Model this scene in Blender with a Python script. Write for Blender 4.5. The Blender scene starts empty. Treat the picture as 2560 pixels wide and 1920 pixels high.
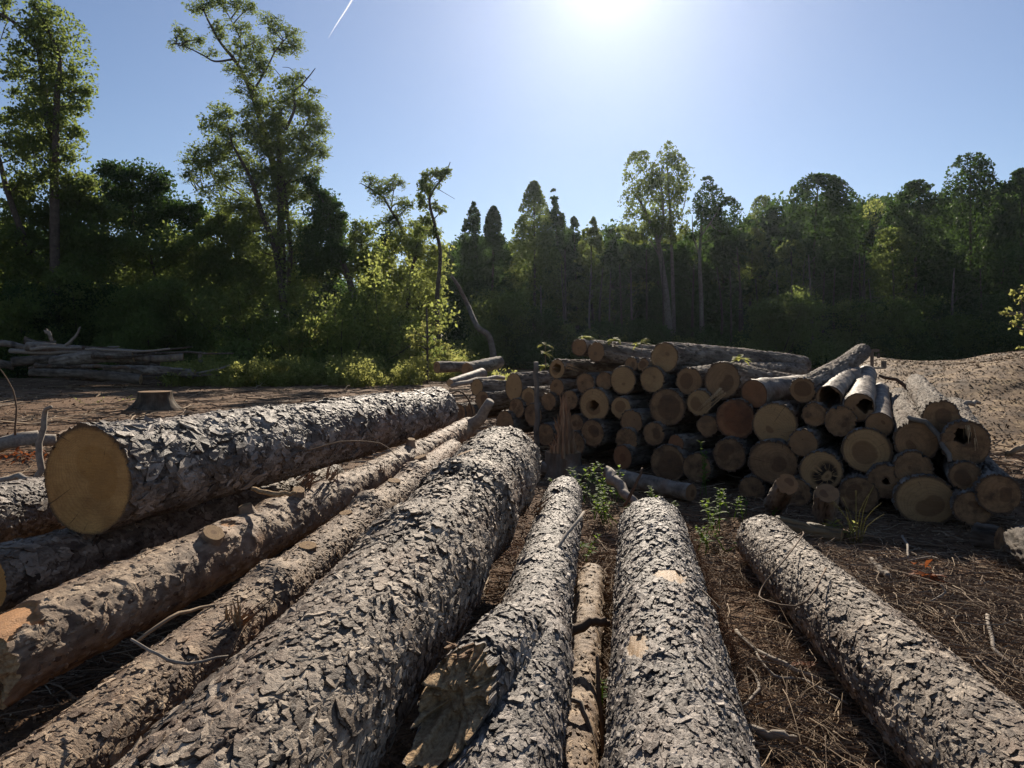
import bpy, math
import numpy as np
from mathutils import Vector, Matrix
rng = np.random.default_rng(11)
U32 = np.uint32
CAMH, F, HX, HY = 1.4, 1828.0, 1280.0, 870.0
SC = bpy.context.scene
COL = SC.collection

# ------------------------------------------------------------------ helpers
def P(px, py, d):
    """pixel of the 2560x1920 photograph + distance -> point in metres"""
    return np.array([(px-HX)/F*d, d, CAMH-(py-HY)/F*d])
def G(px, py, z=0.0):
    d = (CAMH-z)*F/(py-HY)
    return np.array([(px-HX)/F*d, d, z])
def h3(i, j, k, s=0):
    with np.errstate(over='ignore'):
        n = (i.astype(np.int64).astype(U32)*U32(374761393) + j.astype(np.int64).astype(U32)*U32(668265263)
             + k.astype(np.int64).astype(U32)*U32(1274126177) + U32((s*2654435761) & 0xffffffff))
        n = (n ^ (n >> U32(13)))*U32(1274126177)
        n = (n ^ (n >> U32(15)))*U32(2246822519)
        n = n ^ (n >> U32(16))
    return n.astype(np.float64)/4294967296.0
def vn(x, y, z, s=0):
    xi, yi, zi = np.floor(x), np.floor(y), np.floor(z)
    fx, fy, fz = x-xi, y-yi, z-zi
    fx, fy, fz = [f*f*(3-2*f) for f in (fx, fy, fz)]
    r = 0
    for a in (0, 1):
        for b in (0, 1):
            for c in (0, 1):
                w = (fx if a else 1-fx)*(fy if b else 1-fy)*(fz if c else 1-fz)
                r = r + w*h3(xi+a, yi+b, zi+c, s)
    return r*2-1
def fbm(x, y, z, o=3, s=0):
    r, a = 0, 1.0
    for q in range(o):
        r = r + a*vn(x, y, z, s+q*17); x, y, z, a = x*2.03, y*2.03, z*2.03, a*.5
    return r
def sstep(a, b, x):
    t = np.clip((x-a)/(b-a), 0, 1); return t*t*(3-2*t)
def vor(u, v, su, nv, s):
    """cells of size su along u, nv cells round v in [0,1): F1, F2, id, offset to the centre"""
    U, V = u/su, v*nv
    ui, vi = np.floor(U), np.floor(V)
    f1 = np.full(U.shape, 9.); f2 = f1.copy(); idv = np.zeros(U.shape); du = idv.copy(); dv = idv.copy()
    for a in (-1, 0, 1):
        for b in (-1, 0, 1):
            ci, cj = ui+a, vi+b
            cm = np.mod(cj, nv); z = cm*0
            pu = ci+.5+.85*(h3(ci, cm, z, s)-.5); pv = cj+.5+.85*(h3(ci, cm, z+1, s)-.5)
            eu, ev = U-pu, V-pv
            d = np.sqrt(eu*eu+ev*ev)
            m = d < f1
            f2 = np.where(m, f1, np.minimum(f2, d))
            idv = np.where(m, h3(ci, cm, z+2, s), idv); du = np.where(m, eu, du); dv = np.where(m, ev, dv)
            f1 = np.where(m, d, f1)
    return f1, f2, idv, du, dv

def mk(name, V, Fs, mats, parent=None, mi=None, smooth=True, attrs=None, loc=None, mat4=None):
    """one mesh object; Fs = list of int arrays (n,3)/(n,4)"""
    V = np.asarray(V, dtype=np.float32)
    Fs = [np.asarray(f, dtype=np.int32) for f in Fs if len(f)]
    me = bpy.data.meshes.new(name)
    me.vertices.add(len(V)); me.vertices.foreach_set('co', V.ravel())
    tot = sum(f.size for f in Fs); npol = sum(len(f) for f in Fs)
    me.loops.add(tot); me.loops.foreach_set('vertex_index', np.concatenate([f.ravel() for f in Fs]))
    me.polygons.add(npol)
    st, o = [], 0
    for f in Fs:
        st.append(o+np.arange(len(f))*f.shape[1]); o += f.size
    me.polygons.foreach_set('loop_start', np.concatenate(st).astype(np.int32))
    if mi is not None:
        me.polygons.foreach_set('material_index', np.asarray(mi, dtype=np.int32))
    me.polygons.foreach_set('use_smooth', np.full(npol, smooth, dtype=bool))
    for m in (mats if isinstance(mats, (list, tuple)) else [mats]):
        me.materials.append(m)
    for k, a in (attrs or {}).items():
        a = np.asarray(a, dtype=np.float32)
        t = 'FLOAT' if a.ndim == 1 else 'FLOAT_VECTOR'
        at = me.attributes.new(k, t, 'POINT')
        at.data.foreach_set('value' if a.ndim == 1 else 'vector', a.ravel())
    me.update(calc_edges=True)
    ob = bpy.data.objects.new(name, me); COL.objects.link(ob)
    if parent is not None: ob.parent = parent
    if mat4 is not None: ob.matrix_world = mat4
    elif loc is not None: ob.location = loc
    return ob
def tag(o, label=None, cat=None, group=None, kind=None):
    if label: o['label'] = label
    if cat: o['category'] = cat
    if group: o['group'] = group
    if kind: o['kind'] = kind
    return o
def empty(name, loc, label, cat, group=None):
    o = bpy.data.objects.new(name, None); COL.objects.link(o); o.location = Vector([float(c) for c in loc])
    o.empty_display_size = .1
    return tag(o, label, cat, group)
class Acc:
    def __init__(s): s.V = []; s.Q = []; s.A = []; s.n = 0
    def add(s, V, Q, a=None):
        V = np.asarray(V, dtype=np.float64)
        s.V.append(V); s.Q.append(np.asarray(Q, dtype=np.int64)+s.n)
        s.A.append(np.full(len(V), .5) if a is None else np.broadcast_to(np.asarray(a, dtype=np.float64), (len(V),)))
        s.n += len(V)
    def tube(s, pts, rad, sides=6, a=None):
        pts = np.asarray(pts, dtype=np.float64); n = len(pts)
        rad = np.broadcast_to(np.asarray(rad, dtype=np.float64), (n,)) if np.ndim(rad) <= 1 and np.size(rad) in (1, n) else np.interp(np.linspace(0, 1, n), np.linspace(0, 1, len(rad)), rad)
        t = np.gradient(pts, axis=0); t /= np.linalg.norm(t, axis=1)[:, None]+1e-9
        ref = np.array([0, 0, 1.]) if abs(t[:, 2]).mean() < .8 else np.array([1., 0, 0])
        e1 = np.cross(t, ref); e1 /= np.linalg.norm(e1, axis=1)[:, None]+1e-9
        e2 = np.cross(t, e1)
        th = np.arange(sides)/sides*2*np.pi
        V = pts[:, None, :]+rad[:, None, None]*(np.cos(th)[None, :, None]*e1[:, None, :]+np.sin(th)[None, :, None]*e2[:, None, :])
        V = V.reshape(-1, 3)
        i = np.arange(n-1)[:, None]*sides; j = np.arange(sides)[None, :]; j2 = (j+1) % sides
        Q = np.stack([i+j, i+j2, i+sides+j2, i+sides+j], -1).reshape(-1, 4)
        c0 = len(V); V = np.vstack([V, pts[0], pts[-1]])
        cap = [[c0, (k+1) % sides, k, c0] for k in range(sides)]
        s.add(V, Q, a)
        base = (n-1)*sides
        T = [[c0+s.n-len(V), s.n-len(V)+(k+1) % sides, s.n-len(V)+k] for k in range(sides)]+[[c0+1+s.n-len(V), s.n-len(V)+base+k, s.n-len(V)+base+(k+1) % sides] for k in range(sides)]
        s.T = getattr(s, 'T', []); s.T.append(np.asarray(T, dtype=np.int64))
    def build(s, name, mat, parent=None, smooth=True, off=None, loc=None):
        V = np.vstack(s.V)
        if off is not None: V = V-np.asarray(off)
        Fs = [np.vstack(s.Q)]
        if getattr(s, 'T', None): Fs.append(np.vstack(s.T))
        return mk(name, V, Fs, mat, parent, smooth=smooth, attrs={'rnd': np.concatenate(s.A)}, loc=loc)
def spline(pts, n):
    pts = np.asarray(pts, dtype=np.float64)
    if len(pts) < 3: return np.array([pts[0]+(pts[-1]-pts[0])*t for t in np.linspace(0, 1, n)])
    t = np.linspace(0, len(pts)-1, n); out = []
    for x in t:
        i = min(int(x), len(pts)-2); f = x-i
        p0, p1, p2, p3 = pts[max(i-1, 0)], pts[i], pts[i+1], pts[min(i+2, len(pts)-1)]
        out.append(.5*((2*p1)+(p2-p0)*f+(2*p0-5*p1+4*p2-p3)*f*f+(3*p1-p0-3*p2+p3)*f**3))
    return np.array(out)
def unit(v):
    return v/(np.linalg.norm(v, axis=-1, keepdims=True)+1e-9)

# ------------------------------------------------------------------ materials
def newmat(name):
    m = bpy.data.materials.new(name); m.use_nodes = True
    nt = m.node_tree; nt.nodes.clear()
    out = nt.nodes.new('ShaderNodeOutputMaterial')
    return m, nt, out
class N:
    """tiny node helper"""
    def __init__(s, nt): s.nt = nt
    def n(s, t, **k):
        o = s.nt.nodes.new('ShaderNode'+t)
        for a, b in k.items():
            if a == 'ins':
                for i, v in b.items():
                    if isinstance(v, bpy.types.NodeSocket): s.nt.links.new(v, o.inputs[i])
                    else: o.inputs[i].default_value = v
            else: setattr(o, a, b)
        return o
    def noise(s, vec, sc, det=4, rough=.55, dist=0):
        return s.n('TexNoise', ins={'Vector': vec, 'Scale': sc, 'Detail': det, 'Roughness': rough, 'Distortion': dist}).outputs['Fac']
    def math(s, op, a, b=0.0, clamp=False):
        o = s.n('Math', operation=op, use_clamp=clamp, ins={0: a, 1: b}); return o.outputs[0]
    def ramp(s, fac, stops, interp='LINEAR'):
        o = s.n('ValToRGB', ins={0: fac}); cr = o.color_ramp; cr.interpolation = interp
        while len(cr.elements) < len(stops): cr.elements.new(.5)
        for e, (p, c) in zip(cr.elements, stops):
            e.position = p; e.color = (*c, 1) if len(c) == 3 else c
        return o.outputs[0]
    def mix(s, fac, a, b, mode='MIX'):
        o = s.n('MixRGB', blend_type=mode, ins={0: fac, 1: a, 2: b}); return o.outputs[0]
    def attr(s, name, typ='GEOMETRY', out='Fac'):
        o = s.n('Attribute', attribute_type=typ, attribute_name=name); return o.outputs[out]
    def maprange(s, v, a, b, c=0.0, d=1.0):
        return s.n('MapRange', ins={0: v, 1: a, 2: b, 3: c, 4: d}).outputs[0]
    def scale(s, vec, sc):
        return s.n('VectorMath', operation='MULTIPLY', ins={0: vec, 1: sc}).outputs[0]
def c4(c): return (*c, 1)

def bark_mat(name, lo, mid, hi, crack, wood=(.42, .27, .14), rough=.62, spec=.35, bump=.5, sc=1.0, stretch=.35):
    m, nt, out = newmat(name); n = N(nt)
    oc = n.n('TexCoord').outputs['Object']
    ws = n.scale(oc, (1, 1, stretch))
    a = n.noise(ws, 28*sc, 6, .65); b = n.noise(oc, 150*sc, 4, .7); c = n.noise(oc, 3.5*sc, 3)
    cell = n.attr('cell')
    f = n.math('ADD', n.math('MULTIPLY', cell, .42), n.math('MULTIPLY', a, .62))
    f = n.math('ADD', f, n.math('MULTIPLY', n.math('SUBTRACT', c, .5), .5))
    col = n.ramp(f, [(.22, lo), (.5, mid), (.82, hi)])
    big1 = n.noise(ws, 2.2, 4, .6); big2 = n.noise(oc, 6.5, 4, .65)
    col = n.mix(n.maprange(big1, .5, .68, 0, .55), col, c4(tuple(x*y for x, y in zip(mid, (1.25, .82, .6)))))
    col = n.mix(n.maprange(big2, .56, .7, 0, .5), col, c4(tuple(x*y for x, y in zip(hi, (.95, .97, .98)))))
    sp = n.maprange(b, .56, .74)
    col = n.mix(n.math('MULTIPLY', sp, .35), col, c4(lo))
    col = n.mix(n.attr('crack'), col, c4(crack))
    wn = n.noise(ws, 40, 4)
    col = n.mix(n.attr('bare'), col, n.ramp(wn, [(.3, tuple(x*.6 for x in wood)), (.7, wood)]))
    hgt = n.math('ADD', n.math('MULTIPLY', a, .55), n.math('MULTIPLY', b, .55))
    bp = n.n('Bump', ins={'Strength': bump, 'Distance': .012, 'Height': hgt})
    bp.inputs['Distance'].default_value = .02
    rr = n.maprange(b, .3, .7, rough-.1, rough+.15)
    bs = n.n('BsdfPrincipled', ins={'Base Color': col, 'Roughness': rr, 'Normal': bp.outputs[0], 'Specular IOR Level': spec})
    nt.links.new(bs.outputs[0], out.inputs[0]); return m
def wood_mat(name, sap, heart, dark):
    m, nt, out = newmat(name); n = N(nt)
    fc = n.attr('fc', out='Vector')
    sep = n.n('SeparateXYZ', ins={0: fc})
    x, y = sep.outputs[0], sep.outputs[1]
    seed = n.attr('seed', 'OBJECT')
    sv = n.n('CombineXYZ', ins={0: x, 1: y, 2: seed}).outputs[0]
    r0_ = n.math('SQRT', n.math('ADD', n.math('MULTIPLY', x, x), n.math('MULTIPLY', y, y)))
    x = n.math('SUBTRACT', x, n.math('MULTIPLY', n.attr('pithx', 'OBJECT'), n.math('SUBTRACT', 1.0, r0_))); y = n.math('SUBTRACT', y, n.math('MULTIPLY', n.attr('pithy', 'OBJECT'), n.math('SUBTRACT', 1.0, r0_)))
    r = n.math('SQRT', n.math('ADD', n.math('MULTIPLY', x, x), n.math('MULTIPLY', y, y)))
    wob = n.noise(sv, 1.6, 3)
    rw = n.math('ADD', r, n.math('MULTIPLY', n.math('SUBTRACT', wob, .5), .16))
    ring = n.math('SINE', n.math('MULTIPLY', rw, n.attr('rings', 'OBJECT')))
    ang = n.math('ARCTAN2', y, x)
    av = n.n('CombineXYZ', ins={0: n.math('MULTIPLY', ang, 6.0), 1: n.math('MULTIPLY', r, 1.2), 2: seed}).outputs[0]
    rays = n.noise(av, 2.5, 3, .6)
    fine = n.noise(sv, 26, 5, .7)
    saw = n.noise(n.scale(sv, (1.2, 17, 1)), 2.2, 4, .6, .25)
    hf = n.attr('heart', 'OBJECT')
    hm = n.maprange(n.math('SUBTRACT', rw, hf), -.03, .03, 1, 0)
    col = n.mix(hm, c4(sap), c4(heart))
    col = n.mix(n.maprange(ring, .2, 1, 0, .42), col, c4(tuple(q*.62 for q in sap)))
    col = n.mix(n.maprange(fine, .45, .75, 0, .45), col, c4(dark))
    col = n.mix(n.maprange(saw, .48, .66, 0, .5), col, c4(tuple(q*.7 for q in sap)))
    ck = n.math('MULTIPLY', n.maprange(rays, .66, .72), n.attr('star', 'OBJECT'))
    col = n.mix(ck, col, (.03, .022, .017, 1))
    hl = n.noise(n.n('CombineXYZ', ins={0: n.math('MULTIPLY', ang, 9.0), 1: n.math('MULTIPLY', r, .7), 2: n.math('ADD', seed, 3.3)}).outputs[0], 2.2, 2, .5)
    col = n.mix(n.math('MULTIPLY', n.maprange(hl, .695, .715), .8), col, (.035, .025, .018, 1))
    w2 = n.noise(n.n('CombineXYZ', ins={0: n.math('MULTIPLY', ang, 3.2), 1: n.math('MULTIPLY', r, .8), 2: seed}).outputs[0], 2.4, 2, .6)
    band = n.math('MULTIPLY', n.maprange(r, .26, .33), n.maprange(r, .58, .74, 1, 0))
    col = n.mix(n.math('MULTIPLY', n.math('MULTIPLY', band, n.maprange(w2, .40, .46)), n.attr('rot', 'OBJECT')), col, (.012, .009, .007, 1))
    big = n.noise(sv, 1.3, 5, .65)
    col = n.mix(n.math('MULTIPLY', n.maprange(big, .42, .66), n.attr('stain', 'OBJECT')), col, c4(dark))  # blotchy stains, plus shade put into the colour of shadowed pile ends
    col = n.mix(n.maprange(n.math('ADD', r0_, n.math('MULTIPLY', n.math('SUBTRACT', fine, .5), .12)), .93, 1.0, 0, .85), col, (.06, .04, .028, 1))
    bp = n.n('Bump', ins={'Strength': .5, 'Distance': .01, 'Height': n.math('ADD', saw, n.math('MULTIPLY', fine, .7))})
    bs = n.n('BsdfPrincipled', ins={'Base Color': col, 'Roughness': .8, 'Normal': bp.outputs[0], 'Specular IOR Level': .2})
    nt.links.new(bs.outputs[0], out.inputs[0]); return m
def leaf_mat(name, a, b, trans, tw=.5, rough=.65):
    m, nt, out = newmat(name); n = N(nt)
    r = n.attr('rnd')
    col = n.mix(r, c4(a), c4(b))
    tc = n.mix(r, c4(tuple(q*.75 for q in trans)), c4(trans))
    bs = n.n('BsdfPrincipled', ins={'Base Color': col, 'Roughness': rough, 'Specular IOR Level': .06})
    tr = n.n('BsdfTranslucent', ins={'Color': tc})
    mx = n.n('MixShader', ins={0: tw, 1: bs.outputs[0], 2: tr.outputs[0]})
    nt.links.new(mx.outputs[0], out.inputs[0]); return m
def noisy_mat(name, stops, sc=20, rough=.85, bump=.4, dist=.02, rnd=0.0, coord='Object', spec=.25, stretch=None):
    m, nt, out = newmat(name); n = N(nt)
    oc = n.n('TexCoord').outputs[coord]
    if stretch: oc = n.scale(oc, stretch)
    a = n.noise(oc, sc, 6, .65)
    f = n.math('ADD', n.math('MULTIPLY', a, 1-rnd), n.math('MULTIPLY', n.attr('rnd'), rnd)) if rnd else a
    col = n.ramp(f, stops)
    bp = n.n('Bump', ins={'Strength': bump, 'Distance': dist, 'Height': a})
    bs = n.n('BsdfPrincipled', ins={'Base Color': col, 'Roughness': rough, 'Normal': bp.outputs[0], 'Specular IOR Level': spec})
    nt.links.new(bs.outputs[0], out.inputs[0]); return m

PINE = bark_mat('pine_bark', (.05, .034, .024), (.172, .13, .095), (.41, .335, .255), (.045, .024, .015), rough=.62, spec=.22)
PINE_GREY = bark_mat('grey_pine_bark', (.042, .032, .026), (.145, .118, .096), (.375, .32, .27), (.035, .022, .015), rough=.58, spec=.3)
PINE_TAN = bark_mat('tan_pine_bark', (.095, .058, .037), (.245, .17, .11), (.45, .335, .225), (.08, .042, .025), wood=(.5, .25, .1), sc=1.3, spec=.2)
HARD = bark_mat('furrowed_bark', (.05, .04, .032), (.165, .137, .11), (.36, .315, .265), (.03, .022, .016), bump=1.0, stretch=.2, spec=.12, rough=.75)
STUMPB2 = bark_mat('dark_furrowed_bark', (.03, .024, .018), (.10, .08, .062), (.22, .185, .15), (.02, .016, .012), spec=.1, rough=.8, stretch=.2)
BIRCH = bark_mat('pale_smooth_bark', (.07, .056, .043), (.18, .15, .122), (.31, .27, .225), (.05, .04, .035), bump=.3, stretch=2.5, spec=.15)
CUT_PINE = wood_mat('fresh_cut_pine', (.50, .28, .10), (.43, .225, .07), (.19, .09, .032))
CUT = wood_mat('weathered_cut_wood', (0.272, 0.159, 0.079), (0.137, 0.074, 0.038), (0.083, 0.050, 0.029))
CUT_RED = wood_mat('reddish_cut_wood', (0.272, 0.126, 0.058), (0.189, 0.074, 0.034), (0.090, 0.044, 0.024))
CUT_PALE = wood_mat('pale_cut_wood', (0.355, 0.221, 0.103), (0.189, 0.103, 0.048), (0.159, 0.095, 0.051))
TORN = noisy_mat('torn_wood', [(.3, (.17, .10, .055)), (.48, (.38, .25, .13)), (.7, (.58, .42, .24))], 55, bump=1.0)
TORN_RED = noisy_mat('torn_red_wood', [(.25, (.11, .06, .036)), (.5, (.24, .145, .085)), (.75, (.42, .29, .17))], 30, bump=.8, stretch=(1, 1, .2))
TREEBARK = noisy_mat('tree_bark', [(.3, (.03, .024, .019)), (.7, (.09, .073, .058))], 6, bump=.7, dist=.05)
PALEBARK = noisy_mat('pale_tree_bark', [(.3, (.07, .06, .05)), (.7, (.19, .165, .14))], 6, bump=.5, dist=.03)
TWIG = noisy_mat('twig_bark', [(.15, (.06, .036, .022)), (.5, (.16, .105, .066)), (.9, (.36, .27, .175))], 25, rnd=.7, bump=.3, dist=.004)
STICK = noisy_mat('grey_stick', [(.2, (.11, .09, .072)), (.5, (.23, .195, .16)), (.85, (.38, .33, .27))], 30, bump=.5, dist=.006)
CHIPMAT = noisy_mat('wood_chips', [(.15, (.048, .029, .016)), (.5, (.155, .097, .052)), (.9, (.41, .295, .165))], 18, rnd=.75, bump=.3, dist=.01, rough=.8, spec=.1)
CRUMB = noisy_mat('bark_crumbs', [(.15, (.04, .022, .012)), (.5, (.14, .08, .045)), (.8, (.26, .165, .10)), (.97, (.46, .35, .23))], 18, rnd=.8, bump=.2, dist=.01, spec=.08)
NEEDLE = noisy_mat('brown_needles', [(.2, (.09, .045, .022)), (.8, (.24, .135, .065))], 10, rnd=.8, bump=.1)
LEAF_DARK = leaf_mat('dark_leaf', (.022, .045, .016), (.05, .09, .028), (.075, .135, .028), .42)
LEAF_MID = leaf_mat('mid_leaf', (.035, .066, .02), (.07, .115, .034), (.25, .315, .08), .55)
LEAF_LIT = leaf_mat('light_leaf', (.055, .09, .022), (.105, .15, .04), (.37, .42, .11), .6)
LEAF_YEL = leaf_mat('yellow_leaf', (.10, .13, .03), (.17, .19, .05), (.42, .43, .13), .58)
LEAF_DEAD = leaf_mat('dead_leaf', (.10, .03, .012), (.26, .085, .028), (.34, .10, .03), .35, .6)
WEED = leaf_mat('weed_leaf', (.04, .085, .022), (.085, .15, .035), (.28, .40, .06), .5, .6)
PINELEAF = leaf_mat('pine_needle', (.02, .04, .022), (.04, .07, .035), (.05, .09, .03), .25)
DRYGRASS = leaf_mat('dry_grass', (.14, .13, .05), (.25, .22, .10), (.35, .33, .12), .5)

# ------------------------------------------------------------------ camera, sun, sky
cam = bpy.data.cameras.new('camera'); cam.sensor_width = 36; cam.lens = 36*F/2560
cam.shift_y = -(960-HY)/2560; cam.clip_end = 20000; cam.clip_start = .05
co = bpy.data.objects.new('camera', cam); COL.objects.link(co)
co.location = (0, 0, CAMH); co.rotation_euler = (math.radians(90), 0, 0); SC.camera = co
sv = unit(np.array([(1520-HX)/F, 1, (HY+110)/F])); SUNV = Vector(sv)
el = math.asin(sv[2]); az = math.atan2(sv[0], sv[1])
sun = bpy.data.lights.new('sun', 'SUN'); sun.energy = 5.0; sun.angle = math.radians(.53); sun.color = (1, .88, .72)
so = bpy.data.objects.new('sun', sun); COL.objects.link(so); so.rotation_euler = SUNV.to_track_quat('Z', 'Y').to_euler()
so.location = (8, 50, 40)
w = bpy.data.worlds.new('World'); SC.world = w; w.use_nodes = True
wn = w.node_tree.nodes; bg = wn['Background']
sky = wn.new('ShaderNodeTexSky'); sky.sky_type = 'NISHITA'; sky.sun_disc = False
sky.sun_elevation = el; sky.sun_rotation = az; sky.air_density = 1.0; sky.dust_density = .04; sky.ozone_density = 3.6; sky.altitude = 100
wN = N(w.node_tree); wd_ = wN.n('TexCoord').outputs['Generated']
dt = wN.n('VectorMath', operation='DOT_PRODUCT', ins={0: wN.n('VectorMath', operation='NORMALIZE', ins={0: wd_}).outputs[0], 1: tuple(float(c) for c in sv)}).outputs['Value']
dt = wN.math('MAXIMUM', dt, 0.0)
gl = wN.math('ADD', wN.math('MULTIPLY', wN.math('POWER', dt, 8.0), 1.5), wN.math('ADD', wN.math('MULTIPLY', wN.math('POWER', dt, 70.0), 2.8), wN.math('MULTIPLY', wN.math('POWER', dt, 420.0), 3.5)))
glc = wN.n('VectorMath', operation='SCALE', ins={0: (1.03, .98, 1.02), 'Scale': gl}).outputs[0]      # aureole of the low sun in the dusty sky
w.node_tree.links.new(wN.mix(1.0, wN.mix(1.0, sky.outputs[0], (1.08, .97, .95, 1), 'MULTIPLY'), glc, 'ADD'), bg.inputs[0]); bg.inputs[1].default_value = .057
vs = SC.view_settings; vs.view_transform = 'Standard'; vs.look = 'None'; vs.exposure = .8; vs.gamma = 1
cy = SC.cycles
cy.max_bounces = 6; cy.diffuse_bounces = 3; cy.glossy_bounces = 2; cy.transmission_bounces = 4; cy.transparent_max_bounces = 8
cy.volume_bounces = 0; cy.caustics_reflective = False; cy.caustics_refractive = False; cy.sample_clamp_indirect = 4
cy.use_denoising = True
try: cy.denoiser = 'OPENIMAGEDENOISE'
except Exception: pass

# ------------------------------------------------------------------ logs
def frame_of(p0, p1):
    z = unit(np.asarray(p1)-np.asarray(p0)); up = np.array([0, 0, 1.]) if abs(z[2]) < .95 else np.array([0, 1., 0])
    x = unit(np.cross(up, z)); y = np.cross(z, x)       # y points up
    M = Matrix(((x[0], y[0], z[0], p0[0]), (x[1], y[1], z[1], p0[1]), (x[2], y[2], z[2], p0[2]), (0, 0, 0, 1)))
    return M
def make_log(name, label, p0, p1, r0, r1, bark='ridge', mat=None, cut=None, near_step=None, far_step=None, group=None,
             amp=1.0, swell=(), knots=(), bare=(), bend=0.0, hole=0.0, hole_star=False, el=1.0, heart=.45, star=0.0,
             stain=.3, rings=70, plate=(.085, .055), seed=1, flare=0.0, cutlabel=None, rough_end=0.0, hoff=(0, 0), fardepth=True, flakes=0, fsize=.03, obl=0.0, terrace=0.0, rot=0.0):
    p0 = np.asarray(p0, float); p1 = np.asarray(p1, float); L = np.linalg.norm(p1-p0)
    d0, d1 = p0[1], p1[1]
    s0 = near_step or max(.0032, .0021*max(d0, .5)); s1 = far_step or max(.0032, .0021*d1)
    z = [0.0]
    while z[-1] < L:
        z.append(z[-1]+s0+(s1-s0)*min(z[-1]/L, 1))
    z = np.array(z); z *= L/z[-1]
    nC = int(np.clip(2*np.pi*max(r0, r1)/((s0+s1)*.42), 20, 460))
    if bark in ('ridge', 'birch') and d0 < 14: nC = int(np.clip(2*np.pi*r0/.0085, 40, 170))
    th = np.arange(nC)/nC*2*np.pi
    Z, T = np.meshgrid(z, th, indexing='ij'); v = T/(2*np.pi)
    R = r0+(r1-r0)*Z/L
    if flare: R = R*(1+flare*np.exp(-Z/.25))
    S = seed*7.31
    cx, cyy = np.cos(T)*R, np.sin(T)*R
    R = R*(1+.055*fbm(Z*1.1+S, cx*3, cyy*3, 2, seed)+.02*vn(Z*5+S, cx*8, cyy*8, seed+3))
    for (zz, ww, aa) in swell: R = R*(1+aa*np.exp(-((Z-zz)/ww)**2))
    disp = np.zeros_like(R); cell = np.full_like(R, .5); crack = np.zeros_like(R); bm = np.zeros_like(R)
    C = 2*np.pi*max(r0, r1)
    if bark == 'plates':
        wu = .35*plate[0]*fbm(Z*22, cx*22, cyy*22, 2, seed+5); wv = .30*plate[1]*fbm(Z*22+50, cx*22, cyy*22, 2, seed+6)/C
        u2, v2 = Z+wu, v+wv
        tot = 0; ed = 0
        for lev, (k, a) in enumerate(((1.0, 1.0), (.52, .55), (.27, .28))):
            nv = max(4, int(round(C/(plate[1]*k))))
            f1, f2, idc, du, dv = vor(u2+lev*3.3, v2, plate[0]*k, nv, seed*31+lev*7)
            e = sstep(.0, .07, f2-f1)
            tu = (h3(np.floor(idc*9973), idc*0, idc*0, 5)-.5)*1.2+.55; tv = (h3(np.floor(idc*9973), idc*0+1, idc*0, 6)-.5)*1.6
            hgt = (idc-.5)*1.0+(tu*du+tv*dv)*1.25
            tot = tot+a*(hgt*(.5+.5*e)-(.9, .5, .0)[lev]*(1-e))
            if lev == 0: cell = idc; ed = 1-sstep(.02, .13, f2-f1)
            if lev == 1: cell = .6*cell+.4*idc; ed = np.maximum(ed, .6*(1-sstep(.0, .09, f2-f1)))
        patchy = .75+.35*fbm(Z*3+S, cx*6, cyy*6, 2, seed+9)
        disp = .0066*amp*tot*patchy+.0016*amp*fbm(Z*90, cx*120, cyy*120, 2, seed+11)
        crack = ed*.75
    elif bark == 'ridge':
        w_ = .012*fbm(Z*6, cx*10, cyy*10, 2, seed)
        k = 46
        a_ = 1-np.abs(fbm(Z*9+S, (cx+w_)*k, (cyy+w_)*k, 2, seed+2))
        disp = .021*amp*(a_-.7)+.004*fbm(Z*30, cx*60, cyy*60, 2, seed+4)
        cell = np.clip(.5+.5*fbm(Z*2.5, cx*14, cyy*14, 2, seed+5), 0, 1); crack = np.clip((.52-a_)*2.0, 0, .8)
    elif bark == 'smooth':
        disp = .0022*amp*fbm(Z*26, cx*26, cyy*26, 3, seed)+.005*amp*fbm(Z*7, cx*9, cyy*9, 2, seed+8)
        fl = sstep(.25, .6, fbm(Z*16+S, cx*22, cyy*22, 2, seed+3)); disp += .004*amp*fl
        cell = np.clip(.5+.5*fbm(Z*18, cx*20, cyy*20, 3, seed+5), 0, 1); crack = .5*sstep(.3, .7, fbm(Z*9, cx*30, cyy*30, 2, seed+6))
    elif bark == 'birch':
        disp = .004*amp*fbm(Z*24, cx*30, cyy*30, 3, seed)
        b_ = sstep(.35, .62, fbm(Z*7+S, cx*2.5, cyy*2.5, 2, seed+3)); crack = b_*.9; disp += .006*b_*amp
        cell = np.clip(.5+.6*fbm(Z*14, cx*4, cyy*4, 2, seed+5), 0, 1)
    for (zz, tt, rr, aa) in knots:                       # raised branch collars with a sunk middle
        dth = np.angle(np.exp(1j*(T-tt)))*R; q = np.sqrt((Z-zz)**2+dth**2)/rr
        disp += aa*(np.exp(-q*q*.8)-.0*np.exp(-q*q*6)); 
    for (zz, tt, rz, rt, aa) in bare:                    # patches where the bark is torn off
        dth = np.angle(np.exp(1j*(T-tt)))*R
        q = np.sqrt(((Z-zz)/rz)**2+(dth/rt)**2)+.45*fbm(Z*14, cx*14, cyy*14, 3, seed+21)
        m = 1-sstep(.85, .93, q); bm = np.maximum(bm, m)
        disp = disp*(1-m)+m*(-aa+.002*fbm(Z*6, cx*60, cyy*60, 2, seed+22))
    crack = crack*(1-bm)
    RR = R+disp
    off = bend*np.sin(np.pi*Z/L)
    zz_ = Z.copy()
    if obl: zz_ = zz_+obl*np.sin(T)*(1-Z/L)**1.5
    if rough_end:
        zz_[:1] -= rough_end*np.abs(fbm(T[:1]*3, T[:1]*0, T[:1]*0, 3, seed+30))
    V = np.stack([np.cos(T)*RR*el, np.sin(T)*RR-off, zz_], -1)
    nz = len(z)
    i = np.arange(nz-1)[:, None]*nC; j = np.arange(nC)[None, :]; j2 = (j+1) % nC
    Q = np.stack([i+j, i+j2, i+nC+j2, i+nC+j], -1).reshape(-1, 4)
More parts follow.
